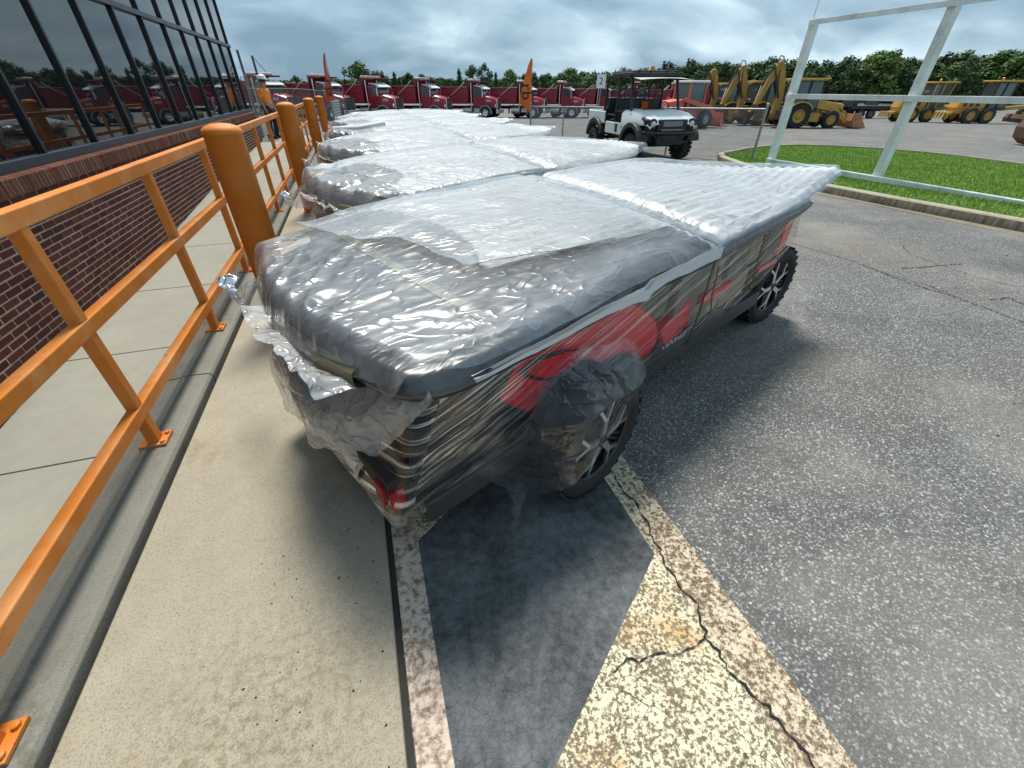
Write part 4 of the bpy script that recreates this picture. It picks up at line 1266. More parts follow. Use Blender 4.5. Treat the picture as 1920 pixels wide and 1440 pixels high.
    red = [(.668, .706), (.772, .752), (.868, .795), (1.12, .815), (1.343, .792), (1.48, .765), (1.579, .706), (1.69, .62), (1.749, .54), (1.745, .46), (1.68, .41), (1.606, .418), (1.54, .48), (1.428, .527), (1.256, .541), (1.143, .485), (1.10, .42), (1.076, .351), (1.03, .36), (.975, .394), (.91, .45), (.852, .504), (.77, .575), (.723, .623)]
    poly = [plane_pt(p, V) for p in red]
    mb = MB(); mb.prism([(lx(a), b) for a, b in poly], ly(V), ly(V + .32), 'y')
    cowl = mb.build('red_cowl', M['red_panel'], c, bev=.035, seg=4, smooth_ang=50)
    lamp = [(.796, .72), (.845, .742), (.896, .746), (1.02, .722), (1.125, .683), (1.125, .655), (1.107, .63), (1.05, .612), (.988, .605), (.93, .625), (.874, .658)]
    lp = [plane_pt(p, V - .004) for p in lamp]; cu = sum(p[0] for p in lp) / len(lp); cz = sum(p[1] for p in lp) / len(lp)
    mb = MB(); mb.prism([(lx(a), b) for a, b in lp], ly(V - .006), ly(V + .02), 'y'); lo = mb.build('lamp_recess', M['black'], cowl, bev=.004)
    mb = MB(); mb.prism([(lx(cu + (a - cu) * .80), cz + (b - cz) * .74) for a, b in lp], ly(V - .011), ly(V), 'y'); mb.build('lamp_lens', M['red_panel'], cowl, bev=.004)
    ring = [(lx(cu + (a - cu) * .86), ly(V - .010), cz + (b - cz) * .82) for a, b in lp]
    mb = MB(); mb.tube(ring[3:8], .007, 6); mb.build('lamp_trim', M['red_trim'], cowl, smooth_ang=60)
    arch = [(1.10, .35), (1.16, .47), (1.27, .525), (1.43, .51), (1.54, .465), (1.60, .40), (1.62, .30), (1.5, .22), (1.2, .22)]
    mb = MB(); mb.prism([(lx(plane_pt(p, V + .01)[0]), plane_pt(p, V + .01)[1]) for p in arch], ly(V + .012), ly(V + .25), 'y'); mb.build('wheel_arch', M['matt_black'], c, bev=.01)
    p2 = [plane_pt(p, V) for p in ((1.744, .527), (1.974, .654), (2.027, .488), (1.815, .431))]
    mb = MB(); mb.prism([(lx(a), b) for a, b in p2], ly(V - .01), ly(V + .06), 'y'); mb.build('red_panel', M['red_panel'], c, bev=.012)
    p3 = [plane_pt(p, V) for p in ((1.70, .345), (1.71, .40), (2.02, .43), (2.03, .385), (2.0, .335))]
    mb = MB(); mb.prism([(lx(a), b) for a, b in p3], ly(V - .018), ly(V + .03), 'y'); pn = mb.build('side_strip', M['red_panel'], c, bev=.006)
    tx = text('lettering', 'HOTAR', .072, M['white_print'], pn, (lx(1.985), ly(V - .0215), .362), (R(90), 0, R(0)), .0008, shear=.35)
    tx.rotation_euler = (R(90), R(-4), 0)
    # wheels: near ones stand a little proud of the body
    add_wheel(c, 1.15, .80, R(3), 2.2, -1); add_wheel(c, 1.12, 2.18, 0, .4, 1)
    add_wheel(c, 3.45, .985, R(-7), .55, -1); add_wheel(c, 3.45, 2.02, R(-7), 1.4, 1)
    # roof, end trim, tape, foam
    link('roof_panel', ROOF, c)
    n = 40; mb = MB(); rows = []
    for i in range(n):
        t = i / (n - 1); v = 1.06 + 1.065 * t
        uu = .378 - .105 * (1 - ((v - 1.512) / .62) ** 2) * .9 + .085 * max(0, (abs(v - 1.512) - .50) / .12) ** 2
        rows.append([(lx(uu + .020), ly(v), .835), (lx(uu - .002), ly(v), .822), (lx(uu), ly(v), .770), (lx(uu + .06), ly(v), .752)])
    mb.grid(np.array(rows)); mb.build('end_trim', M['olive'], c, smooth_ang=60, fix=False)
    mb = MB(); pts = [(lx(.80 - .03 * math.sin((v - .9) * 2.2)), ly(v), float(h_stack(.78, v)) - .0265) for v in np.linspace(1.02, 2.16, 16)]
    ribbon(mb, pts, .050, .002); mb.build('packing_tape', M['tape'], c)
    link('foam_sheet', foam_mesh(3 if front else 8, front), c)
    link('foam_edge', HEM, c)
    link('cover_film', cover_mesh(4 if front else 9), c)
    link('stretch_wrap', WRAP, c)
    link('wheel_film', WFILM, c)
    if front: link('film_overlap', overlap_mesh(6), c)
    for k in range(3): link('loose_film', hang_mesh(k, 21 + k), c)
    mb = MB(); ribbon(mb, strap_path(2.09, .33), .016, .002); mb.build('strap', M['black'], c)
    for k, (u_, za, zb) in enumerate(((2.235, .40, .74), (2.77, .44, .87))):
        mb = MB(); pts = []
        for i in range(16):
            t = i / 15; pts.append((lx(u_ + .012 * math.sin(t * 9 + k) + .03 * (1 - t)), ly(.852 - .008 * math.sin(t * 5)), za + (zb - za) * t))
        ribbon(mb, pts, .012, .004); mb.build('cord', M['rope'], c)
    return c
GRP = 'carts wrapped in foam and film parked in a row along the walk'
cart = make_cart(True)
tag(cart, 'nearest wrapped cart, with red body parts and silver-spoked wheel under clear film', 'wrapped cart', GRP)
clab = ['second cart in the row, crumpled clear film over white foam behind the nearest cart',
        'third cart in the row, under white ridged foam, behind the second cart',
        'fourth cart in the row, with a rolled foam end at its left corner',
        'fifth cart in the row, low white foam bundle near the farthest bollards',
        'last cart of the row, white foam bundle farthest from the camera']
for i in range(5):
    k = i + 1
    c = copy_tree(cart)
    c['label'] = clab[i]
    du, dv = cart_world(.86, 1.98)
    x, y = cart.location.x + (-.02 + .05) * k, cart.location.y + 2.17 * k
    if k >= 2: y += .14 * (k - 1)
    c.location = (x, y, gz(x + 1.5, y + .6))
    c.rotation_euler = (0, 0, CA + R([-.5, 1.0, -1, .8, 0][i]))
    sd = 30 + 7 * k
    fm_, cm_ = foam_mesh(sd, False, 110, 110), cover_mesh(sd + 1, 150, 90, 1.5 + .1 * k, 3.52)
    cm_.materials[0] = M['film_white']
    for ch in kids(c):
        nm = ch.name.split('.')[0]
        if nm == 'foam_sheet': ch.data = fm_
        elif nm == 'cover_film': ch.data = cm_
        elif nm in ('film_overlap', 'film_tear'): bpy.data.objects.remove(ch)
    # thicker rolled foam along the near edge
    n = 60; mb = MB(); pts = []; rs = []
    rg = random.Random(sd)
    for q in range(n):
        t = q / (n - 1); u = .62 + (1.75 + .25 * math.sin(sd)) * t
        pts.append((lx(u), ly(.885 + .02 * math.sin(u * 3 + sd)), float(h_stack(u, .87)) - .005 + .012 * math.sin(u * 4 + sd)))
        rs.append(.004 + .042 * max(0, math.sin(math.pi * t)) ** .45)
    mb.tube(pts, rs, 12)
    mb.build('foam_roll', M['foam'], c, smooth_ang=180)
    if k == 3:
        mb = MB(); mb.tube([(lx(.45), ly(1.95), .93), (lx(.7), ly(1.55), .95), (lx(1.2), ly(1.6), 1.0)], .055, 14); mb.build('foam_roll', M['foam'], c, smooth_ang=60)
# ------------------------------------------------------------------ vehicles
def wheel_mesh(r, w, rimr, blocks=0, mat='tyre', depth=.03, n=32):
    return tyre_mesh(r, w, rimr, blocks, 'tyre', mat, depth, n) if blocks else plain_tyre(r, w, rimr, mat, n)
def plain_tyre(r, w, rim, mat, n=32):
    mb = MB(); h = w / 2
    mb.lathe([(rim, -h * .8), (rim + .02, -h), (r - .05, -h), (r - .012, -h * .85), (r, -h * .5), (r, h * .5), (r - .012, h * .85), (r - .05, h), (rim + .02, h), (rim, h * .8)], n, 'y', cap=False)
    return mb.mesh('tyre', M[mat], 40)
def dish_mesh(rim, w, mat, hub=.3, n=28, bolts=0):
    mb = MB(); h = w / 2
    mb.lathe([(rim + .004, -h * .82), (rim - .03, -h * .9), (rim - .05, -h * .62), (rim * .55, -h * .42), (rim * .42, -h * .60), (rim * .22, -h * .66), (rim * .2, -h * .85), (0, -h * .88)], n, 'y', cap=False)
    mb.lathe([(rim + .004, h * .82), (rim * .5, h * .5), (0, h * .5)], n, 'y', cap=False)
    for k in range(bolts):
        th = 2 * math.pi * k / bolts
        mb.lathe([(.022, -h * .70), (.022, -h * .60), (0, -h * .58)], 6, 'y', c=(rim * .40 * math.cos(th), 0, rim * .40 * math.sin(th)))
    return mb.mesh('rim', M[mat], 40)
def put_wheel(root, tm, rm, x, y, z, face, steer=0, name='wheel', rot=0.3):
    """face -1: outer face towards -y"""
    w = link(name, tm, root, (x, y, z)); w.rotation_euler = (0, rot, steer + (math.pi if face > 0 else 0))
    link('rim', rm, w)
    return w

def make_truck():
    """x forward, origin under the front bumper, length 8.7"""
    t = empty('dump_truck', (0, 0, 0))
    W = 1.22
    mb = MB()
    for y in (-.43, .43): mb.box((-5.0, y, .95), (7.2, .09, .26))
    for x in (-8.3, -7.3, -6.0, -4.2, -2.6): mb.box((x, 0, .95), (.12, .9, .2))
    mb.tube([(-6.0, -.95, .52), (-6.0, .95, .52)], .1, 8); mb.tube([(-7.35, -.95, .52), (-7.35, .95, .52)], .1, 8); mb.tube([(-1.35, -.9, .52), (-1.35, .9, .52)], .08, 8)
    mb.build('frame', M['black_paint'], t)
    # dump bed: open box with sloping front, top rail and shallow side ribs
    mb = MB()
    prof = [(-8.55, 1.30), (-3.15, 1.30), (-3.0, 2.66), (-8.7, 2.60)]
    for y in (-W, W - .07): mb.prism(prof, y, y + .07, 'y')
    mb.prism([(-8.5, 1.26), (-3.1, 1.26), (-3.1, 1.34), (-8.5, 1.34)], -W + .07, W - .07, 'y')
    mb.prism([(-3.15, 1.30), (-3.0, 3.12), (-2.93, 3.12), (-3.08, 1.30)], -W + .01, W - .01, 'y')
    for y in (-W - .02, W + .02):
        mb.box((-5.85, y, 2.60), (5.6, .12, .10)); mb.box((-5.85, y, 1.36), (5.4, .12, .12)); mb.box((-5.85, y, 2.06), (5.4, .055, .05))
    mb.build('dump_bed', M['truck_bed'], t, bev=.015)
    MB().prism([(-8.68, 1.30), (-8.80, 2.60), (-8.74, 2.62), (-8.60, 1.30)], -W + .07, W - .07, 'y').build('tailgate', M['truck_bed'], t, bev=.01)
    # cab shield reaching over the cab, with the grey roll tarp housing on it
    mb = MB(); mb.prism([(-3.02, 2.62), (-3.02, 3.16), (-1.75, 3.08), (-1.75, 3.0), (-2.85, 3.0), (-2.95, 2.6)], -W + .02, -W + .08, 'y'); mb.prism([(-3.02, 2.62), (-3.02, 3.16), (-1.75, 3.08), (-1.75, 3.0), (-2.85, 3.0), (-2.95, 2.6)], W - .08, W - .02, 'y')
    mb.box((-2.38, 0, 3.08), (1.25, 2 * W - .1, .05)); mb.build('cab_shield', M['truck_bed'], t, bev=.01)
    MB().box((-2.75, 0, 3.20), (.62, 2 * W - .05, .16)).build('tarp_housing', M['steel_bar'], t, bev=.04)
    mb = MB()
    for y in (-W - .07, W + .07): MB().tube([(-3.35, y, 3.02), (-3.65, y, 2.72), (-4.75, y, 1.98)], .042, 8).build('tarp_arm', M['steel_bar'], t, smooth_ang=60)
    # cab
    mb = MB()
    mb.prism([(-2.62, .95), (-1.55, .95), (-1.50, 2.02), (-1.78, 2.62), (-2.62, 2.66)], -1.02, 1.02, 'y')
    cab = mb.build('cab', M['truck_red'], t, bev=.06, seg=3)
    mb = MB(); mb.prism([(-1.475, 2.0), (-1.755, 2.60), (-1.78, 2.60), (-1.50, 2.0)], -.93, .93, 'y'); mb.build('windscreen', M['dark_glass'], cab, bev=.005)
    for s in (-1, 1):
        mb = MB(); mb.prism([(-2.42, 1.92), (-1.62, 1.92), (-1.84, 2.50), (-2.42, 2.52)], s * 1.022, s * 1.03, 'y'); mb.build('side_window', M['dark_glass'], cab)
        mb = MB(); mb.tube([(-1.62, s * 1.05, 2.42), (-1.50, s * 1.30, 2.40), (-1.50, s * 1.30, 1.78), (-1.62, s * 1.05, 1.75)], .016, 6); mb.box((-1.49, s * 1.31, 2.1), (.10, .20, .52)); mb.build('mirror', M['chrome'], cab)
        mb = MB(); mb.tube([(-2.78, s * .98, .75), (-2.78, s * .98, 2.95)], .07, 12); mb.tube([(-2.78, s * .98, 2.95), (-2.84, s * .98, 3.10)], .06, 12); mb.build('exhaust_stack', M['chrome'], t, smooth_ang=50)
        mb = MB(); mb.tube([(-3.6, s * .98, .68), (-2.72, s * .98, .68)], .29, 18); mb.build('fuel_tank', M['steel_bar'], t, smooth_ang=50)
        mb = MB(); mb.box((-2.2, s * 1.02, .60), (.75, .20, .07)); mb.box((-2.2, s * 1.0, .86), (.7, .15, .06)); mb.box((-2.2, s * .93, .72), (.7, .05, .36)); mb.build('step', M['steel_bar'], t, bev=.01)
        mb = MB()
        arc = [(-1.35 + .66 * math.cos(a), .54 + .64 * math.sin(a)) for a in np.linspace(R(200), R(-12), 12)]; arc2 = [(-1.35 + .55 * math.cos(a), .54 + .53 * math.sin(a)) for a in np.linspace(R(-12), R(200), 12)]
        mb.prism(arc + arc2, s * .78, s * 1.16, 'y'); mb.build('fender', M['grey_plastic'], t, bev=.02)
        mb = MB(); mb.box((-.32, s * .80, 1.10), (.12, .34, .24)); mb.build('headlamp', M['lens'], t, bev=.03)
    mb = MB(); mb.prism([(-1.72, 2.56), (-1.40, 2.50), (-1.40, 2.44), (-1.70, 2.48), (-1.78, 2.70), (-2.3, 2.74), (-2.3, 2.70), (-1.80, 2.66)], -1.0, 1.0, 'y'); mb.build('sun_visor', M['white_paint'], cab, bev=.02)
    mb = MB(); mb.prism([(-1.62, 2.60), (-1.45, 2.52), (-1.45, 2.47), (-1.8, 2.72), (-2.45, 2.78), (-2.45, 2.70)], -.98, .98, 'y'); mb.build('roof_cap', M['white_paint'], cab, bev=.03)
    for y in (-.55, 0, .55): MB().lathe([(.05, 0), (.05, .08), (.02, .12)], 8, c=(-1.85, y, 2.73)).build('marker_lamp', M['lens'], cab)
    # hood, grille, bumper
    mb = MB()
    secs = [(-1.5, 1.98, 1.0, .98), (-1.0, 1.88, .96, .95), (-.5, 1.74, .86, .92), (-.24, 1.60, .74, .90)]
    rows = []
    for x, z, wd, zb in secs:
        rows.append([(x, -wd, zb), (x, -wd - .02, z - .42), (x, -wd + .03, z - .18), (x, -wd * .80, z - .04), (x, 0, z + .02), (x, wd * .80, z - .04), (x, wd - .03, z - .18), (x, wd + .02, z - .42), (x, wd, zb)])
    mb.grid(np.array(rows)); mb.f.append(tuple(range(27, 36))); mb.m.append(0)
    hood = mb.build('hood', M['truck_red'], t, smooth_ang=45)
    for s in (-1, 1):
        text('hood_mark', 'WA', .30, M['white_print'], hood, (-1.0, s * .995, 1.52), (R(90), 0, 0 if s < 0 else math.pi), .004)
    mb = MB(); mb.box((-.215, 0, 1.24), (.06, 1.30, .76)); g_ = mb.build('grille', M['black'], t, bev=.02)
    mb = MB()
    for k in range(7): mb.box((-.18, 0, .94 + k * .10), (.02, 1.14, .022))
    mb.build('grille_bars', M['grey_plastic'], g_)
    mb = MB()
    for s in (-1, 1): mb.box((-.205, s * .67, 1.25), (.08, .10, .80))
    mb.box((-.205, 0, 1.645), (.08, 1.4, .06)); mb.lathe([(.025, 0), (.03, .03), (.012, .14)], 8, c=(-.24, 0, 1.67)); mb.build('grille_surround', M['chrome'], t, bev=.02)
    mb = MB(); mb.box((-.10, 0, .62), (.16, 2.3, .32)); mb.build('bumper', M['steel_bar'], t, bev=.03)
    tm, rm = plain_tyre(.52, .30, .29, 'tyre', 32), dish_mesh(.29, .30, 'chrome', n=28, bolts=10)
    for s in (-1, 1): put_wheel(t, tm, rm, -1.35, s * .98, .52, s)
    for x in (-6.0, -7.35):
        for s in (-1, 1): put_wheel(t, tm, rm, x, s * .95, .52, s)
    mb = MB()
    for s in (-1, 1): mb.box((-8.35, s * .9, .75), (.03, .5, .75))
    mb.build('mudflap', M['black'], t)
    return t
def px_place(px, D):
    rr = D * (px - 960) / 961
    X = rr * cy + D * sy_; Y = D * cy - rr * sy_
    return X, Y, gz(X, Y)
truck0 = make_truck()
TG = 'dark red dump trucks parked nose to tail across the lot'
tpos = [(548, 43), (655, 45), (749, 47.5), (844, 50), (939, 52.5), (1028, 54.5), (1102, 56), (1173, 57), (1243, 58), (1313, 59), (1385, 60), (1456, 61)]
tlab = ['leftmost red dump truck, mostly hidden behind the worker and yard fence', 'red dump truck with the left flag before its hood',
        'red dump truck just right of the left feather flag', 'red dump truck above the middle carts, second left of the right flag', 'red dump truck immediately left of the right feather flag',
        'red dump truck whose cab stands behind the right feather flag', 'red dump truck just left of the white utility vehicle', 'red dump truck seen through the rear of the white utility vehicle cage',
        'red dump truck seen through the front of the white utility vehicle cage', 'red dump truck behind the faded red loader', 'red dump truck with its cab between the first two backhoe booms', 'red dump truck hidden behind the backhoes, rightmost of the row']
TH = -math.atan2(.54, .84)
for k, (px, D) in enumerate(tpos):
    o = truck0 if k == 0 else copy_tree(truck0)
    o.location = px_place(px, D); o.scale = (1.04, 1.04, 1.04); o.rotation_euler = (0, 0, TH + R(rr_.uniform(-1.5, 1.5)))
    tag(o, tlab[k], 'dump truck', TG)

def make_backhoe(lift=1.0):
    """x forward, origin under the rear axle"""
    t = empty('backhoe_loader', (0, 0, 0)); Y_ = M['yellow']
    mb = MB(); mb.prism([(-.5, .6), (2.7, .6), (2.9, .9), (2.9, 1.25), (1.5, 1.42), (-.5, 1.2)], -.40, .40, 'y'); mb.box((1.0, 0, .7), (3.2, .6, .3)); mb.build('chassis', M['yellow'], t, bev=.04)
    mb = MB(); mb.prism([(1.15, 1.0), (2.95, .95), (2.98, 1.35), (1.15, 1.62)], -.42, .42, 'y'); mb.build('engine_hood', M['yellow_bright'], t, bev=.06)
    # cab
    mb = MB()
    for (x, y) in ((-.55, -.72), (-.55, .72), (1.15, -.62), (1.15, .62), (.35, -.74), (.35, .74)): mb.bar((x, y, .95), (x + (.06 if x < 0 else -.08), y * .93, 2.62), .07, .07)
    mb.box((.3, 0, 1.0), (1.75, 1.4, .10)); mb.build('cab_frame', M['black_paint'], t, bev=.01)
    mb = MB(); mb.box((.28, 0, 2.68), (2.02, 1.50, .13)); mb.box((1.32, 0, 2.72), (.3, 1.3, .06)); mb.build('cab_roof', M['yellow_bright'], t, bev=.04)
    for s in (-1, 1):
        mb = MB(); mb.prism([(-.47, 1.35), (.30, 1.35), (.30, 2.56), (-.44, 2.56)], s * .67, s * .69, 'y'); mb.build('cab_window', M['cab_glass'], t)
        mb = MB(); mb.prism([(.40, 1.0), (1.1, 1.2), (1.06, 2.56), (.40, 2.56)], s * .655, s * .675, 'y'); mb.build('cab_window', M['cab_glass'], t)
    MB().box((1.09, 0, 2.0), (.02, 1.16, 1.1)).build('front_window', M['cab_glass'], t)
    MB().box((-.50, 0, 2.0), (.02, 1.25, 1.15)).build('rear_window', M['cab_glass'], t)
    MB().box((.05, 0, 1.35), (.5, .55, .75)).build('operator_seat', M['seat'], t, bev=.08)
    for s in (-1, 1):
        arc = [(.0 + .86 * math.cos(a), .72 + .80 * math.sin(a)) for a in np.linspace(R(168), R(28), 10)]; arc2 = [(.0 + .78 * math.cos(a), .72 + .72 * math.sin(a)) for a in np.linspace(R(28), R(168), 10)]
        MB().prism(arc + arc2, s * .70, s * 1.10, 'y').build('rear_fender', M['yellow_bright'], t, bev=.02)
        # loader arms
        mb = MB(); mb.prism([(1.0, 1.18), (1.15, 1.42), (2.4, 1.20), (3.2, .62), (3.42, .34), (3.22, .28), (2.95, .52), (2.3, .92)], s * .58 - .05, s * .58 + .05, 'y'); mb.build('loader_arm', M['yellow_bright'], t, bev=.015)
        mb = MB(); mb.tube([(1.6, s * .50, .95), (2.55, s * .50, .82)], .055, 8); mb.tube([(2.5, s * .5, .83), (3.0, s * .5, .62)], .03, 8); mb.build('lift_cylinder', M['steel_bar'], t, smooth_ang=60)
        MB().box((.95, s * .62, .62), (.95, .42, .48)).build('step_box', M['yellow_bright'], t, bev=.03)
        # stabiliser legs
        mb = MB(); mb.bar((-.95, s * .55, .9), (-1.0, s * .95, .25), .14, .14); mb.box((-1.0, s * .98, .2), (.35, .28, .06)); mb.build('stabiliser', M['rust'], t, bev=.01)
    mb = MB(); mb.bar((3.0, 0, .95), (2.75, 0, 1.15), 1.1, .08); mb.tube([(2.7, .25, 1.2), (3.5, .25, .75)], .05, 8); mb.tube([(2.7, -.25, 1.2), (3.5, -.25, .75)], .05, 8); mb.build('tilt_linkage', M['yellow'], t)
    # loader bucket
    prof = [(3.45, .85), (3.38, .45), (3.48, .14), (3.7, .05), (4.45, .05), (4.47, .09), (3.75, .12), (3.56, .2), (3.48, .46), (3.52, .82)]
    mb = MB(); mb.prism(prof, -1.05, 1.05, 'y')
    for s in (-1.05, 1.02): mb.prism([(3.45, .85), (3.38, .45), (3.48, .14), (3.7, .05), (4.45, .05), (4.05, .55), (3.85, .92)], s, s + .03, 'y')
    mb.build('loader_bucket', M['rust_light'], t, bev=.008)
    # boom folded up, stick down
    mb = MB(); boom = [(-1.05, .78), (-1.30, .95), (-1.62, 1.9), (-1.52, 2.75), (-1.18, 3.55), (-1.02, 3.62), (-.94, 3.48), (-1.18, 2.75), (-1.28, 1.95), (-1.02, 1.15)]
    boom = [(-1.15, .70), (-1.38, .88), (-1.52, 1.6), (-2.02, 2.62), (-1.80, 3.55), (-1.66, 3.62), (-1.56, 3.50), (-1.72, 2.70), (-1.22, 1.75), (-1.02, .95)]
    mb.prism([(-1.1, .62), (-1.35, .8), (-1.30, 1.7), (-1.62, 3.42), (-1.70, 3.60), (-1.58, 3.66), (-1.45, 3.55), (-1.05, 2.55), (-.90, 1.75), (-.98, .9)], -.16, .16, 'y')
    mb.build('boom', Y_, t, bev=.02)
    mb = MB(); mb.prism([(-1.50, 3.60), (-1.72, 3.62), (-1.92, 3.40), (-2.25, 2.4), (-2.62, 1.35), (-2.50, 1.25), (-2.30, 1.45), (-1.95, 2.35), (-1.72, 2.7)], -.13, .13, 'y'); mb.build('stick', Y_, t, bev=.02)
    mb = MB(); mb.tube([(-1.25, .17, 1.7), (-1.70, .17, 2.7)], .07, 10); mb.tube([(-1.68, .17, 2.65), (-1.95, .17, 3.3)], .04, 8); mb.tube([(-1.25, -.17, 1.7), (-1.70, -.17, 2.7)], .07, 10); mb.tube([(-1.68, -.17, 2.65), (-1.95, -.17, 3.3)], .04, 8)
    mb.tube([(-1.95, 0, 3.45), (-2.42, 0, 2.35)], .06, 10); mb.build('boom_cylinder', M['black_paint'], t, smooth_ang=60)
    MB().tube([(-2.42, .05, 2.35), (-2.55, .05, 1.6)], .035, 8).build('ram_rod', M['chrome'], t, smooth_ang=60)
    MB().tube([(-1.0, .1, 2.45), (-1.35, .1, 3.35)], .03, 8).build('ram_rod', M['chrome'], t, smooth_ang=60)
    mb = MB()
    for s in (-.06, .06): mb.tube([(-1.45, s, 3.55), (-1.55, s, 3.85), (-1.75, s, 3.92), (-1.86, s, 3.7), (-1.8, s, 3.45)], .018, 6)
    mb.build('hose', M['black'], t, smooth_ang=60)
    mb = MB(); mb.prism([(-2.65, 1.35), (-2.45, 1.3), (-2.05, .95), (-1.95, .6), (-2.15, .38), (-2.5, .45), (-2.35, .62), (-2.3, .85), (-2.6, 1.05)], -.28, .28, 'y'); mb.build('digging_bucket', M['rust'], t, bev=.015)
    mb = MB(); mb.box((-.85, 0, .75), (.5, 1.5, .5)); mb.box((-.6, 0, 1.05), (.3, .8, .4)); mb.build('swing_frame', M['rust'], t, bev=.03)
    mb = MB(); mb.tube([(1.75, -.34, 1.4), (1.72, -.34, 2.15), (1.85, -.34, 2.4)], .04, 8); mb.build('exhaust_pipe', M['black'], t, smooth_ang=60)
    rt, rr2 = tyre_mesh(.70, .46, .38, 20, 'tyre', 'tyre', .035, 36), dish_mesh(.38, .46, 'yellow_bright', bolts=8)
    ft, fr2 = tyre_mesh(.50, .34, .27, 16, 'tyre', 'tyre', .025, 32), dish_mesh(.27, .34, 'yellow_bright', bolts=8)
    for s in (-1, 1):
        put_wheel(t, rt, rr2, 0, s * .88, .70, s, name='rear_wheel'); put_wheel(t, ft, fr2, 2.15, s * .84, .50, s, name='front_wheel')
    text('number_plate', 'E', .26, M['white_print'], t, (-.9, -.17, 2.6), (R(90), 0, 0), .003)
    return t
bh = make_backhoe()
BG = 'yellow backhoe loaders parked beyond the lawn'
BH = -(HEAD + R(3))
blab = ['nearest yellow backhoe loader, whole machine with front bucket seen through the sign frame', 'middle yellow backhoe loader, its boom overlapping the nearest one', 'farthest yellow backhoe loader, leftmost of the three, before a red truck']
for k, (px, D) in enumerate(((1499, 34.7), (1425, 38.5), (1368, 42.5))):
    o = bh if k == 0 else copy_tree(bh)
    o.location = px_place(px, D); o.scale = (1.05, 1.05, 1.03); o.rotation_euler = (0, 0, BH + R([0, 6, 10][k]))
    tag(o, blab[k], 'backhoe', BG)

def make_grader(hood, name_text, cabmat, label, px, D, rot):
    """x forward, origin under the tandem axle"""
    t = empty('motor_grader', px_place(px, D), BH + rot, label, 'road grader')
    mb = MB(); mb.prism([(-1.8, .75), (1.0, .75), (1.3, 1.0), (1.3, 1.2), (-1.8, 1.2)], -.55, .55, 'y'); mb.build('rear_frame', M['yellow_bright'], t, bev=.04)
    mb = MB(); mb.prism([(-1.9, 1.15), (.55, 1.15), (.55, 1.95), (-1.75, 1.80)], -.58, .58, 'y'); h = mb.build('engine_hood', hood, t, bev=.07)
    for k in range(3):
        for s in (-1, 1): MB().box((-1.3 + k * .55, s * .585, 1.5), (.36, .02, .42)).build('louvre', M['rust'], h)
    if name_text: text('hood_lettering', name_text, .30, M['white_print'], h, (-.2, -.60, 1.68), (R(90), 0, 0), .004)
    mb = MB()
    for x, y in ((.65, -.68), (.65, .68), (2.15, -.6), (2.15, .6), (1.35, -.70), (1.35, .70)): mb.bar((x, y, 1.1), (x + (0 if x < 2 else .12), y, 3.05), .10, .10)
    mb.box((1.4, 0, 1.12), (1.7, 1.4, .14)); mb.build('cab_frame', cabmat, t, bev=.01)
    mb = MB(); mb.box((1.45, 0, 3.12), (2.1, 1.66, .14)); mb.build('cab_roof', M['yellow_bright'], t, bev=.04)
    for s in (-1, 1):
        for a, b in ((.72, 1.29), (1.41, 2.1)):
            MB().box(((a + b) / 2, s * .67, 2.1), (b - a, .02, 1.75)).build('cab_window', M['cab_glass'], t)
    for x in (.66, 2.2): MB().box((x, 0, 2.1), (.02, 1.2, 1.7)).build('cab_window', M['cab_glass'], t)
    mb = MB(); mb.prism([(1.2, 1.0), (2.2, 1.25), (5.6, 1.45), (6.1, 1.0), (6.1, .8), (5.5, 1.2), (2.3, .95)], -.18, .18, 'y'); mb.build('goose_neck', M['yellow_bright'], t, bev=.03)
    mb = MB(); mb.prism([(3.3, .15), (3.25, .45), (3.4, .75), (3.46, .72), (3.33, .45), (3.38, .15)], -1.7, 1.7, 'y', 0, Matrix.Rotation(R(-20), 4, 'Z')); mb.build('blade', M['rust'], t)
    mb = MB(); mb.bar((-1.8, 0, .85), (-2.35, 0, .8), .9, .12); mb.box((-2.4, 0, .78), (.2, 1.7, .16))
    for k in range(5): mb.prism([(-2.52, .9), (-2.38, .9), (-2.42, .5), (-2.62, .3)], -.75 + k * .36, -.67 + k * .36, 'y')
    mb.build('ripper', M['yellow_bright'], t, bev=.015)
    tm, rm = tyre_mesh(.62, .36, .34, 18, 'tyre', 'tyre_dusty', .03, 32), dish_mesh(.34, .36, 'yellow_bright', bolts=8)
    for s in (-1, 1):
        for x in (-.75, .75): put_wheel(t, tm, rm, x, s * .95, .62, s)
        put_wheel(t, tm, rm, 5.7, s * .95, .62, s)
    mb = MB(); mb.lathe([(.07, 0), (.07, .16), (.03, .19)], 8, c=(.9, -.5, 3.19)); mb.build('beacon', M['beacon'], t)
    return t
make_grader(M['yellow_bright'], None, M['yellow_bright'], 'yellow motor grader with yellow framed cab and rear ripper, behind the second upright', 1731, 48, R(2))
make_grader(M['orange_hood'], 'DEERE', M['black_paint'], 'yellow motor grader with DEERE on its hood and dusty wheels, at the right edge', 1843, 45, R(2))

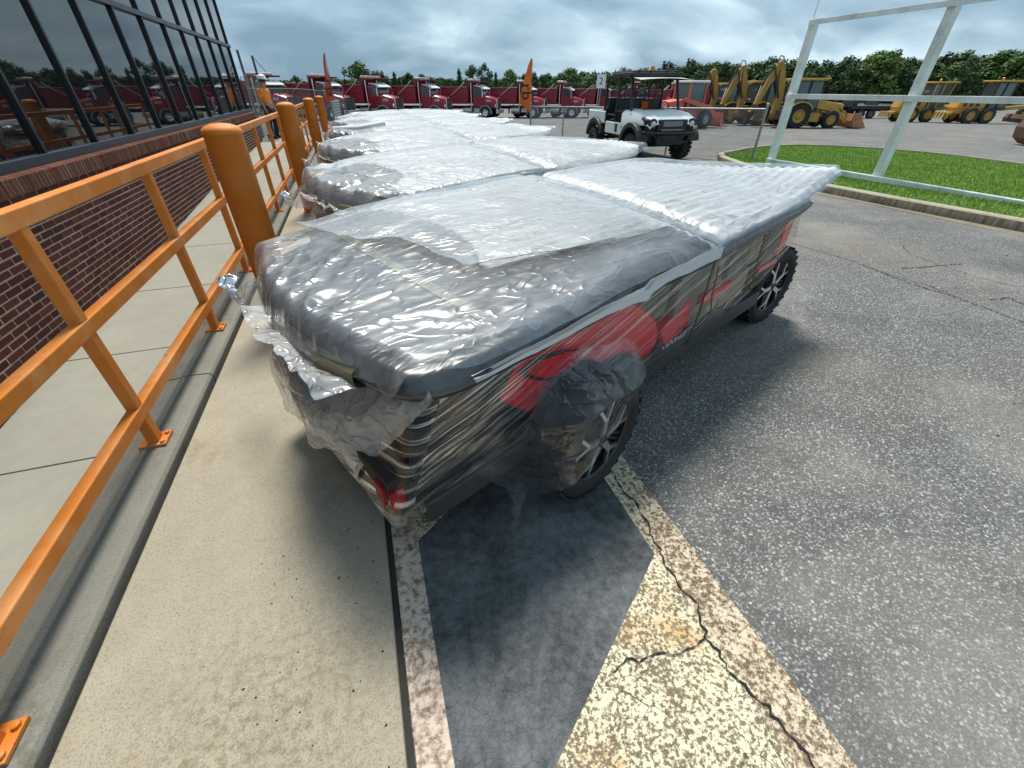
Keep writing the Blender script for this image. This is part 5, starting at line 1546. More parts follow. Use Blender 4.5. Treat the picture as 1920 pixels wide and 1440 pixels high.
def make_trailer(px, D, label, grey):
    t = empty('flatbed_trailer', px_place(px, D), BH + R(2), label, 'trailer', 'dark flatbed trailers in the far lot')
    mb = MB(); mb.box((0, 0, 1.25), (8.5, 2.4, .12)); mb.build('deck', M['trailer_grey' if grey else 'lotgrey'], t)
    mb = MB(); mb.box((0, -1.2, 1.12), (8.5, .08, .26)); mb.box((0, 1.2, 1.12), (8.5, .08, .26)); mb.box((0, .4, .95), (8.3, .12, .4)); mb.box((0, -.4, .95), (8.3, .12, .4)); mb.box((3.6, 0, 1.75), (.1, 2.3, .9)); mb.box((-3.9, 0, 1.55), (.6, 2.0, .5)); mb.build('frame', M['lotgrey'], t)
    tm, rm = plain_tyre(.5, .28, .28, 'tyre', 24), dish_mesh(.28, .28, 'galv_dark')
    for s in (-1, 1):
        for x in (-2.9, -1.7): put_wheel(t, tm, rm, x, s * 1.0, .5, s)
    return t
make_trailer(1590, 62, 'grey decked flatbed trailer beyond the nearest backhoe', True)
make_trailer(1668, 60, 'black flatbed trailer between the nearest backhoe and the motor graders', False)

# faded red loader behind the utility vehicle
def make_loader():
    t = empty('red_loader', px_place(1290, 33), BH + R(-148) + math.pi, 'faded red wheeled loader with glazed cab, behind the white utility vehicle', 'loader')
    S_ = M['salmon']
    mb = MB(); mb.prism([(-2.2, .55), (1.6, .55), (1.9, .8), (1.9, 1.15), (-2.2, 1.15)], -.55, .55, 'y'); mb.build('chassis', S_, t, bev=.05)
    mb = MB(); mb.prism([(-2.2, 1.1), (-.6, 1.1), (-.6, 1.65), (-2.1, 1.5)], -.55, .55, 'y'); mb.build('engine_hood', S_, t, bev=.06)
    mb = MB()
    for x, y in ((-.45, -.65), (-.45, .65), (.95, -.65), (.95, .65)): mb.bar((x, y, .9), (x, y * .95, 2.5), .12, .12)
    mb.build('cab_frame', S_, t, bev=.02)
    MB().box((.25, 0, 2.55), (1.75, 1.5, .12)).build('cab_roof', M['white_paint'], t, bev=.04)
    for s in (-1, 1): MB().box((.25, s * .62, 1.75), (1.3, .02, 1.4)).build('cab_window', M['cab_glass'], t)
    for x in (-.46, .96): MB().box((x, 0, 1.75), (.02, 1.15, 1.4)).build('cab_window', M['cab_glass'], t)
    mb = MB()
    for s in (-1, 1): mb.prism([(-.9, 1.5), (-.9, 1.75), (1.8, 1.2), (2.7, .35), (2.5, .28), (1.65, .95)], s * .75 - .06, s * .75 + .06, 'y')
    mb.build('lift_arm', S_, t, bev=.02)
    mb = MB(); mb.prism([(2.5, .9), (2.45, .3), (2.6, .06), (3.4, .05), (3.42, .1), (2.7, .16), (2.6, .85)], -1.1, 1.1, 'y'); mb.build('bucket', S_, t, bev=.01)
    tm, rm = tyre_mesh(.52, .36, .27, 16, 'tyre', 'tyre', .03, 28), dish_mesh(.27, .36, 'galv')
    for s in (-1, 1):
        for x in (-1.45, 1.15): put_wheel(t, tm, rm, x, s * .85, .52, s)
    return t
make_loader()
# loose things on the far lot
def barrier(px, D, label):
    o = MB().prism([(-.9, 0), (.9, 0), (.62, .62), (-.55, .80)], -.35, .35, 'y').build('loader_counterweight', M['salmon'], None, px_place(px, D), BH + R(8), bev=.04)
    tag(o, label, 'counterweight')
barrier(1350, 40, 'faded red wedge shaped steel block lying beside the farthest backhoe')
mb = MB(); prof = [(.0, .05), (.25, .0), (.75, .02), (1.05, .25), (1.12, .62), (.95, .95), (.88, .93), (1.02, .62), (.95, .3), (.7, .10), (.28, .08), (.08, .14)]
mb.prism(prof, -.55, .55, 'y')
for s in (-.55, .52): mb.prism([(.0, .05), (.25, .0), (.75, .02), (1.05, .25), (1.12, .62), (.95, .95), (.45, .55)], s, s + .03, 'y')
X, Y, Z = px_place(2035, 19.5)
o = mb.build('excavator_bucket', M['rust'], None, (X, Y, Z), BH + R(160), bev=.01)
tag(o, 'rusty brown excavator bucket lying on the asphalt at the right edge', 'bucket')

# ------------------------------------------------------------------ utility vehicle
def make_utv():
    """x forward, origin at ground centre of the front axle"""
    X, Y, Z = px_place(1250, 14.0)
    t = empty('utility_vehicle', (X, Y, Z), R(-94), 'white three seat row utility vehicle with black roll cage and amber beacon', 'utility vehicle')
    Wt = M['utv_white']; BK = M['black_paint']
    mb = MB(); mb.box((-1.15, 0, .52), (3.0, .9, .16)); mb.box((-1.15, 0, .62), (2.0, 1.35, .06))
    for x in (0, -2.35): mb.tube([(x, -.6, .36), (x, .6, .36)], .05, 8); mb.bar((x, -.5, .36), (x + .1, -.25, .7), .06, .06); mb.bar((x, .5, .36), (x + .1, .25, .7), .06, .06)
    mb.build('chassis', BK, t, bev=.01)
    # hood: grid loft
    rows = []
    for x, zt, w, zs in ((-.75, 1.20, .72, .86), (-.35, 1.20, .74, .86), (.1, 1.15, .74, .92), (.42, 1.06, .70, .95), (.55, .98, .64, .92), (.58, .90, .60, .86)):
        rows.append([(x, -w, zs - .08), (x, -w, zt - .12), (x, -w * .90, zt - .03), (x, -w * .55, zt), (x, -w * .45, zt - .025), (x, 0, zt - .02), (x, w * .45, zt - .025), (x, w * .55, zt), (x, w * .90, zt - .03), (x, w, zt - .12), (x, w, zs - .08)])
    mb = MB(); mb.grid(np.array(rows)); mb.build('hood', Wt, t, smooth_ang=40, fix=False)
    # side skirts and cargo bed
    for s in (-1, 1):
        MB().box((-1.22, s * .70, .70), (.98, .05, .30)).build('side_panel', Wt, t, bev=.02)
        MB().box((-1.0, s * .728, .72), (.14, .012, .22)).build('side_vent', M['black'], t)
        mb = MB(); mb.prism([(-.75, .62), (-.55, .85), (-.35, 1.1), (-.2, 1.14), (.05, .98), (-.35, .80), (-.62, .55)], s * .70 - .03, s * .70 + .03, 'y'); mb.build('cowl_side', Wt, t, bev=.01)
        arc = [(.56 * math.cos(a), .36 + .56 * math.sin(a)) for a in np.linspace(R(175), R(15), 12)]; arc2 = [(.44 * math.cos(a), .36 + .44 * math.sin(a)) for a in np.linspace(R(15), R(175), 12)]
        MB().prism(arc + arc2, s * .55, s * .84, 'y').build('fender_flare', M['black'], t, bev=.02)
        MB().prism([(x - 2.35, z) for x, z in arc + arc2], s * .55, s * .80, 'y').build('fender_flare', M['black'], t, bev=.02)
        MB().box((-2.38, s * .70, .94), (1.15, .05, .32)).build('bed_side', Wt, t, bev=.02)
        # headlamps with black surround
        mb = MB(); mb.lathe([(.115, 0), (.125, .05), (.09, .07)], 20, 'x', c=(.50, s * .52, .90)); hl_ = mb.build('headlamp_ring', M['black'], t, smooth_ang=40)
        mb = MB(); mb.lathe([(.088, .0), (.085, .035), (.05, .055), (0, .06)], 20, 'x', c=(.525, s * .52, .90)); mb.build('headlamp', M['lens'], t, smooth_ang=60)
        MB().prism([(.12, .92), (.50, .86), (.52, 1.0), (.30, 1.06)], s * .64 - .06, s * .64 + .06, 'y').build('lamp_surround', M['black'], t, bev=.03)
    MB().box((-2.38, 0, .82), (1.15, 1.4, .05)).build('bed_floor', BK, t)
    MB().box((-2.95, 0, .95), (.05, 1.4, .32)).build('tailgate', Wt, t, bev=.02)
    MB().box((-1.82, 0, .98), (.05, 1.4, .36)).build('bed_front', BK, t)
    MB().box((.40, 0, .76), (.20, 1.30, .34)).build('front_fascia', M['black'], t, bev=.05)
    mb = MB(); mb.box((.50, 0, .86), (.16, .80, .28)); g = mb.build('grille', M['black'], t, bev=.03)
    mb = MB(); mb.box((.575, 0, .90), (.02, .52, .12)); mb.box((.575, 0, .76), (.02, .6, .04)); mb.build('grille_mesh', M['grey_plastic'], g, bev=.005)
    mb = MB(); mb.tube([(.50, -.74, .72), (.66, -.60, .70), (.70, 0, .69), (.66, .60, .70), (.50, .74, .72)], .024, 8)
    mb.tube([(.66, -.50, .70), (.64, -.40, .48), (.64, .40, .48), (.66, .50, .70)], .022, 8); mb.tube([(.64, -.22, .48), (.68, -.22, .70)], .018, 6); mb.tube([(.64, .22, .48), (.68, .22, .70)], .018, 6); mb.box((.45, 0, .52), (.25, .7, .22))
    mb.build('brush_guard', BK, t, smooth_ang=50)
    # roll cage
    cg = MB()
    for s in (-1, 1):
        y = s * .66
        cg.tube([(-.35, y, 1.12), (-.62, y * .95, 1.90), (-.72, y * .92, 1.96), (-1.9, y * .92, 1.98), (-2.0, y * .95, 1.90), (-1.98, y, .95)], .036, 8)
        cg.tube([(-1.25, y, .9), (-1.25, y * .93, 1.97)], .034, 8)
        cg.tube([(-1.25, y, 1.02), (-1.98, y, 1.02)], .02, 8); cg.tube([(-.5, y * .99, 1.15), (-1.25, y, 1.12)], .016, 8)
    for k in range(4): cg.tube([(-1.28, -.45 + k * .30, 1.35), (-1.28, -.45 + k * .30, 1.80)], .016, 6)
    for z in (1.5, 1.66, 1.80): cg.tube([(-1.28, -.60, z), (-1.28, .60, z)], .015, 6)
    for x, z in ((-.66, 1.93), (-1.25, 1.97), (-1.97, 1.93), (-1.98, 1.35)): cg.tube([(x, -.62, z), (x, .62, z)], .024, 8)
    for k in range(5): cg.tube([(-2.0, -.5 + k * .25, 1.02), (-2.0, -.5 + k * .25, 1.62)], .013, 6)
    for z in (1.2, 1.4, 1.62): cg.tube([(-2.0, -.62, z), (-2.0, .62, z)], .013, 6)
    cg.build('roll_cage', BK, t, smooth_ang=50)
    # roof with pressed ribs
    mb = MB(); mb.box((-1.05, 0, 1.99), (1.06, 1.44, .09)); mb.box((-1.05, 0, 2.04), (.98, 1.32, .07)); rf = mb.build('roof', M['black'], t, bev=.02)
    mb = MB()
    for y in (-.5, -.2, .25, .55): mb.box((-1.03, y, 2.068), (1.0, .05, .03))
    mb.build('roof_ribs', M['black_paint'], rf, bev=.008)
    mb = MB(); P_ = []
    for i in range(9):
        v_ = -.66 + 1.32 * i / 8; P_.append([(-.60 + .62 * k / 7, v_ * (1 + .08 * k / 7), 1.93 - .07 * k / 7 + .035 * (1 - (v_ / .66) ** 2) * (k / 7)) for k in range(8)])
    mb.grid(np.array(P_)); Q_ = np.array(P_); Q_[..., 2] -= .012; mb.grid(Q_, flip=True); mb.build('raised_windscreen', M['lexan'], t, smooth_ang=60, fix=False)
    mb = MB(); mb.lathe([(.06, 0), (.06, .02), (.052, .02), (.055, .10), (.045, .125), (0, .13)], 16, c=(-1.0, .10, 2.06)); mb.build('beacon', M['beacon'], rf, smooth_ang=50)
    # seats, harness, vest, wheel
    for y in (-.42, .0, .42):
        mb = MB(); mb.box((-1.05, y, .80), (.46, .40, .14)); mb.box((-1.30, y, 1.12), (.14, .40, .62)); mb.box((-1.72, y, .84), (.34, .40, .14)); mb.box((-1.90, y, 1.16), (.12, .40, .58)); s_ = mb.build('seat', M['seat'], t, bev=.04)
    for y in (-.56, -.28, .28, .56): MB().bar((-1.33, y, 1.65), (-1.18, y, .85), .045, .006).build('harness', M['strap_brown'], t)
    mb = MB(); P_ = []
    for i in range(8):
        P_.append([(-1.20 + .02 * math.sin(i * 2.1 + k), .04 + .028 * i + .01 * math.sin(k), 1.36 - .05 * k) for k in range(9)])
    mb.grid(np.array(P_)); Q_ = np.array(P_); Q_[..., 0] -= .03; mb.grid(Q_, flip=True); v = mb.build('safety_vest', M['vest'], None, fix=False, smooth_ang=60)
    v.location = t.location; v.rotation_euler = t.rotation_euler; tag(v, 'bright orange safety vest hung inside the white utility vehicle cage', 'vest')
    mb = MB(); pts = [(-.72 + .06 * math.cos(a), .40 + .17 * math.sin(a), 1.22 + .14 * math.cos(a)) for a in np.linspace(0, 2 * math.pi, 17)[:-1]]
    mb.tube(pts, .016, 6, closed=True); mb.tube([(-.72, .4, 1.22), (-.5, .4, 1.05)], .02, 6); mb.build('steering_wheel', M['black'], t, smooth_ang=60)
    MB().box((-.62, 0, 1.05), (.28, 1.3, .28)).build('dashboard', M['black'], t, bev=.05)
    mb = MB(); mb.tube([(-2.3, -.2, .86), (-2.25, -.15, 1.28), (-2.0, .1, 1.3)], .13, 10); sk = mb.build('canvas_sack', M['carton'], None, smooth_ang=60)
    sk.location = t.location; sk.rotation_euler = t.rotation_euler; tag(sk, 'tan canvas sack standing in the utility vehicle cargo bed', 'sack')
    tm, rm = tyre_mesh(.325, .26, .165, 18, 'tyre', 'tyre_dusty', .03, 32), dish_mesh(.165, .26, 'black_paint')
    for s in (-1, 1):
        put_wheel(t, tm, rm, 0, s * .68, .325, s, R(4)); put_wheel(t, tm, rm, -2.35, s * .68, .325, s)
    t.scale = (1.12, 1.13, 1.02)
    for o_ in (v, sk): o_.scale = t.scale
    return t
make_utv()
# ------------------------------------------------------------------ chain link fences, flags, signs, panel
def mesh_panel(p, q, h0, h1, step, w, zf):
    """woven wire between two posts as crossed diagonal strands, joined as one panel"""
    mb = MB(); p, q = Vector((*p, 0)), Vector((*q, 0)); L = (q - p).length; d = (q - p) / L; H_ = h1 - h0
    s = -H_
    while s < L:
        for sg in (1, -1):
            a0, b0 = (s, 0.0), (s + H_, H_)
            x0, z0, x1, z1 = a0[0], a0[1], b0[0], b0[1]
            if x0 < 0: z0 += -x0; x0 = 0
            if x1 > L: z1 -= x1 - L; x1 = L
            if x1 - x0 < .01: continue
            if sg < 0: z0, z1 = H_ - z0, H_ - z1
            A = p + d * x0; B = p + d * x1
            nn = Vector((-d.y, d.x, 0)) * (w * .6 * sg)
            a = A + nn + Vector((0, 0, zf(x0 / L) + h0 + z0)); b = B + nn + Vector((0, 0, zf(x1 / L) + h0 + z1))
            mb.bar(a, b, w, w)
        s += step
    return mb
def chain_fence(name, pts, h, label, step=.075, w=.0045, steel='galv'):
    o = empty(name, (pts[0][0], pts[0][1], 0), 0, label, 'fence')
    off = Vector((-pts[0][0], -pts[0][1], 0)); T_ = Matrix.Translation(off)
    for i, (x, y, z) in enumerate(pts):
        mb = MB(); mb.tube([(x, y, z - .05), (x, y, z + h + (.06 if i in (0, len(pts) - 1) else 0))], .034 if i in (0, len(pts) - 1) else .024, 10, M=T_)
        if i in (0, len(pts) - 1): mb.lathe([(.036, 0), (.036, .03), (.02, .05), (0, .055)], 10, c=(x + off.x, y + off.y, z + h + .06))
        mb.build('post', M[steel], o, smooth_ang=50)
    MB().tube([(x, y, z + h - .02) for x, y, z in pts], .021, 8, M=T_).build('top_rail', M[steel], o, smooth_ang=50)
    for a, b in zip(pts, pts[1:]):
        zf = lambda t, a=a, b=b: a[2] + (b[2] - a[2]) * t
        m_ = mesh_panel(a[:2], b[:2], .04, h - .03, step, w, zf)
        m_.v = [(x + off.x, y + off.y, z) for x, y, z in m_.v]
        m_.build('wire_mesh', M[steel], o, fix=False)
    return o
fa, fb = (10.43, 10.39), (6.95, 18.8)
pts = []
for k in range(5):
    t = [0, .30, .56, .80, 1][k]; x, y = fa[0] + (fb[0] - fa[0]) * t, fa[1] + (fb[1] - fa[1]) * t; pts.append((x, y, gz(x, y)))
chain_fence('chain_link_fence', pts, 1.27, 'waist high chain link fence ending at the lawn beside the sign frame')
# tall yard fence at the end of the walk behind the worker
pts = [(-3.25, 19.7, 0), (-2.45, 21.9, 0), (-1.8, 23.9, -.02), (-1.2, 25.8, -.08), (-.62, 27.7, -.15), (-.1, 29.5, -.2)]
chain_fence('yard_fence', [(x, y, z + .0) for x, y, z in pts], 1.5, 'grey chain link fence behind the worker at the end of the walk', .11, .006, 'galv_dark')
# gate posts leaning beyond the building corner
for k, (x, y, h, lean, lab) in enumerate(((-3.42, 19.6, 2.62, .02, 'tall steel gate post nearest the building corner'), (-3.18, 20.0, 2.55, .015, 'second tall steel gate post beside the building corner'), (-2.92, 21.0, 2.45, .01, 'thin steel gate post nearest the worker'))):
    mb = MB(); mb.tube([(0, 0, -.3), (-lean, 0, h)], [.05, .04][min(k, 1)], 10); mb.tube([(-lean, 0, h - .02), (-lean + .3, .1, h - .45)], .012, 6) if k == 2 else None
    o = mb.build('gate_post', M['galv_dark'], None, (x, y, 0), smooth_ang=50); tag(o, lab, 'post', 'steel gate posts by the building corner')
# hinged wire gate leaf against the wall end
g_ = empty('wire_gate', (-3.12, 19.35, -.05), R(75), 'narrow wire gate leaf standing open at the building corner', 'gate')
mb = MB(); mb.tube([(0, 0, .1), (1.0, 0, .1), (1.0, 0, 1.9), (0, 0, 1.9)], .022, 8, closed=True); mb.build('gate_frame', M['galv'], g_, smooth_ang=50)
m_ = mesh_panel((0, 0), (1.0, 0), .12, 1.88, .10, .005, lambda t: 0); m_.build('wire_mesh', M['galv'], g_, fix=False)
# corrugated panel by the farthest bollards
def corr(L, h, n):
    P_ = []
    for i in range(n * 6 + 1):
        z = h * i / (n * 6); off = .018 * math.sin(i / 6 * 2 * math.pi)
        P_.append([(0, off, z), (L * .5, off, z), (L, off, z)])
    mb = MB(); mb.grid(np.array(P_)); Q_ = np.array(P_); Q_[..., 1] += .004; mb.grid(Q_, flip=True); return mb
X, Y = -.42, 15.9
cp_ = empty('corrugated_panel', (X, Y, 0), R(83.5), 'grey corrugated steel panel beside the farthest orange bollard', 'panel')
corr(1.55, 1.13, 16).build('sheet', M['corr'], cp_, (0, 0, .05), smooth_ang=60, fix=False)
mb = MB(); mb.tube([(0, .03, 0), (0, .03, 1.2)], .025, 8); mb.tube([(1.55, .03, 0), (1.55, .03, 1.2)], .025, 8); mb.build('upright', M['galv'], cp_, smooth_ang=50)

def feather_flag(px, D, h, turn, mat, label, zb, body):
    rr = D * (px - 960) / 961; X = rr * cy + D * sy_; Y = D * cy - rr * sy_
    o = empty('feather_flag', (X, Y, gz(X, Y)), turn, label, 'flag', 'orange feather flags')
    MB().tube([(0, 0, 0), (0, 0, h * .55), (.0, 0, h)], [.02, .014, .006], 8).build('pole', M['galv_dark'], o, smooth_ang=60)
    n = 26; P_ = []
    for i in range(n):
        t = i / (n - 1); z = h - .02 - (h - zb) * t
        w = .03 + .46 * min(1, t * 1.5) ** .8
        if t > .86: w *= 1 - .9 * ((t - .86) / .14)
        row = []
        for k in range(8):
            s = k / 7; row.append((-w * s, .05 * math.sin(s * 4 + t * 5) * t + .03 * math.sin(t * 9), z + (.16 * s * s * (1 if t > .8 else .3)) - (.10 * (t > .86) * 0)))
        P_.append(row)
    mb = MB(); mb.grid(np.array(P_)); Q_ = np.array(P_); Q_[..., 1] += .004; mb.grid(Q_, flip=True)
    c = mb.build('cloth', mat, o, smooth_ang=60, fix=False)
    for s in (-1, 1):
        tx = text('lettering', body, .62, M['black_print'], c, (-.24, .002 + s * .062, zb + (h - zb) * .42), (R(90), R(90), 0 if s < 0 else math.pi), .002)
    return o
feather_flag(622, 19.5, 2.55, R(62), M['flag_dark'], 'left feather flag, seen nearly edge on beyond the orange bollards', .78, 'rb')
feather_flag(997, 20.3, 2.78, -HEAD + R(20), M['flag'], 'right feather flag with black letters, standing at the fence corner', .98, 'rb')

def lot_sign(px, D, h, body, label):
    X, Y, Z = px_place(px, D)
    o = empty('number_sign', (X, Y, Z), -HEAD - R(5), label, 'sign', 'white number boards on poles in the lot')
    MB().tube([(0, .03, 0), (0, .03, h)], .03, 8).build('pole', M['galv'], o, smooth_ang=50)
    MB().box((0, 0, h - .35), (.62, .03, .78)).build('board', M['sign_white'], o, bev=.005)
    text('lettering', body, .55, M['black_print'], o, (0, -.018, h - .35), (R(90), 0, 0), .002)
lot_sign(1126, 36, 3.0, '2', 'white board with a black 2, behind the utility vehicle roll cage')
lot_sign(1383, 44, 3.55, '11', 'white number board between the raised backhoe booms')

# ------------------------------------------------------------------ worker
def skin_body(name, joints, edges, mat, parent=None, sub=2, root=0):
    me = bpy.data.meshes.new(name); me.from_pydata([j[0] for j in joints], edges, [])
    o = bpy.data.objects.new(name, me); COL.objects.link(o)
    if parent: o.parent = parent
    me.materials.append(mat)
    mo = o.modifiers.new('skin', 'SKIN'); mo.use_smooth_shade = True
    for i, j in enumerate(joints):
        r = j[1]; r = (r, r) if not isinstance(r, tuple) else r
        me.skin_vertices[0].data[i].radius = r; me.skin_vertices[0].data[i].use_root = (i == root)
    s = o.modifiers.new('sub', 'SUBSURF'); s.levels = sub; s.render_levels = sub
    return o
def freeze(o):
    dg = bpy.context.evaluated_depsgraph_get(); me = bpy.data.meshes.new_from_object(o.evaluated_get(dg))
    o.modifiers.clear(); o.data = me
    me.polygons.foreach_set('use_smooth', [True] * len(me.polygons))
    return o
PX, PY = px_place(493, 17.9)[:2]
pz = rz_(PY) if PY < 20.4 else 0
# x forward (direction the worker faces), y to the worker's left
pers = empty('person', (PX, PY, pz), R(-22), 'worker in bright orange t-shirt, black trousers and white hard hat', 'person')
pers.scale = (1.22, 1.22, 1.01)
J = [((0, 0, .98), (.12, .15)), ((.0, 0, 1.18), (.105, .145)), ((-.01, 0, 1.38), (.10, .16)), ((.0, 0, 1.50), (.06, .07)), ((.03, 0, 1.58), .055), ((.045, 0, 1.68), (.092, .078)), ((.05, 0, 1.76), (.085, .075)),
     ((-.01, .19, 1.43), .058), ((-.04, .255, 1.17), .046), ((.02, .275, .93), .034), ((-.01, -.19, 1.43), .058), ((-.05, -.255, 1.17), .046), ((.04, -.27, .94), .034),
     ((0, .10, .90), .095), ((.03, .12, .50), .062), ((-.03, .13, .10), .045), ((.13, .15, .05), .04), ((0, -.10, .90), .095), ((-.02, -.12, .50), .062), ((-.10, -.13, .10), .045), ((.06, -.15, .05), .04)]
E_ = [(0, 1), (1, 2), (2, 3), (3, 4), (4, 5), (5, 6), (2, 7), (7, 8), (8, 9), (2, 10), (10, 11), (11, 12), (0, 13), (13, 14), (14, 15), (15, 16), (0, 17), (17, 18), (18, 19), (19, 20)]
# hands: palm, four fingers and a thumb each
for s, wi in ((1, 9), (-1, 12)):
    wp = Vector(J[wi][0]); base = len(J)
    J.append((tuple(wp + Vector((.02, .004 * s, -.07))), (.018, .036))); E_.append((wi, base))
    for k, (dx_, L) in enumerate(((.030, .070), (.010, .082), (-.010, .078), (-.028, .060))):
        a = len(J); pb = wp + Vector((.02 + dx_, .004 * s, -.085))
        J.append((tuple(pb + Vector((0, 0, -.02))), .0095)); J.append((tuple(pb + Vector((.008, -.008 * s, -.02 - L * .5))), .0088)); J.append((tuple(pb + Vector((.02, -.02 * s, -.02 - L))), .0075))
        E_ += [(base, a), (a, a + 1), (a + 1, a + 2)]
    a = len(J); J.append((tuple(wp + Vector((.060, -.008 * s, -.075))), .0105)); J.append((tuple(wp + Vector((.070, -.016 * s, -.115))), .0085)); E_ += [(base, a), (a, a + 1)]
body = freeze(skin_body('body', J, E_, M['skin'], pers, 2))
# face: nose, brow, ears on the head
mb = MB(); mb.lathe([(.0, -.012), (.012, -.008), (.014, .0), (.006, .028), (0, .034)], 8, c=(.137, 0, 1.675)); mb.build('nose', M['skin'], pers, smooth_ang=60)
for s in (-1, 1):
    mb = MB(); mb.lathe([(.0, -.006), (.018, -.004), (.024, .002), (.0, .008)], 10, 'y', c=(.035, s * .083, 1.69)); mb.build('ear', M['skin'], pers, smooth_ang=60)
    mb = MB(); mb.lathe([(0, -.006), (.008, -.003), (.008, .003), (0, .006)], 8, 'x', c=(.128, s * .032, 1.715)); mb.build('eye', M['hair'], pers, smooth_ang=60)
MB().box((.128, 0, 1.638), (.006, .05, .008)).build('mouth', M['truck_red'], pers, bev=.002)
mb = MB(); mb.lathe([(.082, 1.66), (.094, 1.72), (.092, 1.76)], 18, c=(.035, 0, 0)); mb.build('hair', M['hair'], pers, smooth_ang=60)
SH = [((0, 0, .97), (.135, .175)), ((.0, 0, 1.18), (.125, .168)), ((-.01, 0, 1.38), (.118, .175)), ((.0, 0, 1.49), (.075, .09)), ((-.012, .19, 1.43), .078), ((-.035, .245, 1.22), .070), ((-.012, -.19, 1.43), .078), ((-.042, -.245, 1.22), .070)]
freeze(skin_body('t_shirt', SH, [(0, 1), (1, 2), (2, 3), (2, 4), (4, 5), (2, 6), (6, 7)], M['shirt'], pers, 2))
TR = [((0, 0, 1.0), (.128, .165)), ((0, .095, .88), .108), ((.03, .12, .50), .080), ((-.03, .13, .08), .066), ((0, -.095, .88), .108), ((-.02, -.12, .50), .080), ((-.10, -.13, .08), .066)]
freeze(skin_body('trousers', TR, [(0, 1), (1, 2), (2, 3), (0, 4), (4, 5), (5, 6)], M['trousers'], pers, 2))
for x, y in ((.03, .135), (-.04, -.135)):
    mb = MB(); mb.prism([(-.13, 0), (.17, 0), (.175, .035), (.10, .075), (.02, .10), (-.02, .13), (-.13, .12)], -.045, .045, 'y'); mb.build('boot', M['boot'], pers, (x, y, .003), bev=.02, seg=3, smooth_ang=50)
mb = MB(); mb.lathe([(.118, 0), (.122, .01), (.116, .03), (.11, .075), (.085, .115), (.04, .135), (0, .14)], 24, c=(.04, 0, 1.745)); mb.prism([(.12, 1.742), (.215, 1.735), (.215, 1.745), (.13, 1.758)], -.075, .075, 'y'); mb.tube([(-.06, 0, 1.84), (.04, 0, 1.893), (.14, 0, 1.84)], .014, 8)
mb.build('hard_hat', M['hat'], pers, smooth_ang=50)

# ------------------------------------------------------------------ trees
def tree_mesh(seed, h, cw, style, leafmat):
    r = random.Random(seed); tk = MB()
    tk.tube([(0, 0, -.3), (.05 * h * .1, 0, h * .25), (r.uniform(-.2, .2), r.uniform(-.2, .2), h * .6), (0, 0, h * .92)], [h * .022, h * .016, h * .010, .02], 7)
    cl = []
    if style == 'round':
        for i in range(26):
            a = r.uniform(0, 6.28); rad = cw * .5 * math.sqrt(r.random()); z = h * r.uniform(.18, .98)
            env = math.sin(min(1, max(.06, (z / h - .05) / .95)) ** .8 * math.pi) ** .55
            cl.append((rad * env * math.cos(a) * 1.1, rad * env * math.sin(a) * 1.1, z, cw * r.uniform(.11, .21)))
        cl.append((0, 0, h * .93, cw * .17))
    else:
        for i in range(30):
            z = h * (.10 + .9 * i / 30); rad = cw * .5 * (1.04 - z / h) * r.uniform(.3, 1.0); a = i * 2.4 + r.uniform(-.4, .4)
            cl.append((rad * math.cos(a), rad * math.sin(a), z, cw * (.07 + .15 * (1 - z / h)) * r.uniform(.8, 1.3)))
    for x, y, z, s in cl[::3]:
        tk.tube([(0, 0, max(.5, z - s * 1.5)), (x * .9, y * .9, z)], [h * .006, .01], 4)
    lf = MB()
    for x, y, z, s in cl:
        n = int(34 + 60 * (s / cw) * 4)
        for i in range(n):
            d = Vector((r.gauss(0, 1), r.gauss(0, 1), r.gauss(0, .8))); d.normalize(); d *= s * r.uniform(.55, 1.08)
            p = Vector((x, y, z)) + d
            q = s * r.uniform(.16, .34) if style == 'round' else s * r.uniform(.22, .42)
            t1 = Vector((r.gauss(0, 1), r.gauss(0, 1), r.gauss(0, .6))).normalized(); t2 = t1.cross(d.normalized() + Vector((0, 0, .3))).normalized()
            k = len(lf.v)
            lf.v += [tuple(p - t1 * q), tuple(p + t2 * q * .7), tuple(p + t1 * q), tuple(p - t2 * q * .55)]
            lf.f.append((k, k + 1, k + 2, k + 3)); lf.m.append(0)
    return tk.mesh('trunk', M['bark'], 60), lf.mesh('crown', M[leafmat], None, fix=False)
kinds = [tree_mesh(1, 12, 9, 'round', 'leaf_dark'), tree_mesh(2, 12, 8, 'round', 'leaf_mid'), tree_mesh(3, 12, 9.5, 'round', 'leaf_light'), tree_mesh(4, 12, 6, 'cone', 'leaf_dark'), tree_mesh(5, 12, 10, 'round', 'leaf_mid'), tree_mesh(6, 12, 8.5, 'round', 'leaf_dark'), tree_mesh(7, 12, 6.5, 'cone', 'leaf_mid')]
KN = {0: 'dark green', 1: 'mid green', 2: 'light green', 3: 'dark pointed', 4: 'broad green', 5: 'dark leafy', 6: 'green pointed'}
TGN = 'trees of the wood edge beyond the vehicle lot'
tl = {}
def add_tree(px, D, h, k, label=None, w=1.0):
    X, Y, Z = px_place(px, D)
    o = empty('tree', (X, Y, Z - .2), rr_.uniform(0, 6.28))
    s = h / 12
    for nm, me in zip(('trunk', 'crown'), kinds[k]):
        c = link(nm, me, o); c.scale = (s * w, s * w, s)
    if label is None:
        an = [a for lim, a in ANCH if px < lim][0]
        key = (an, k); seen[key] = seen.get(key, 0) + 1
        label = '%s %s tree from the left, %s' % (ORD[seen[key] - 1], KN[k], an)
        return tag(o, label, 'tree', TGN)
    return tag(o, label, 'tree')
ORD = 'first second third fourth fifth sixth seventh eighth ninth tenth eleventh twelfth'.split(); seen = {}
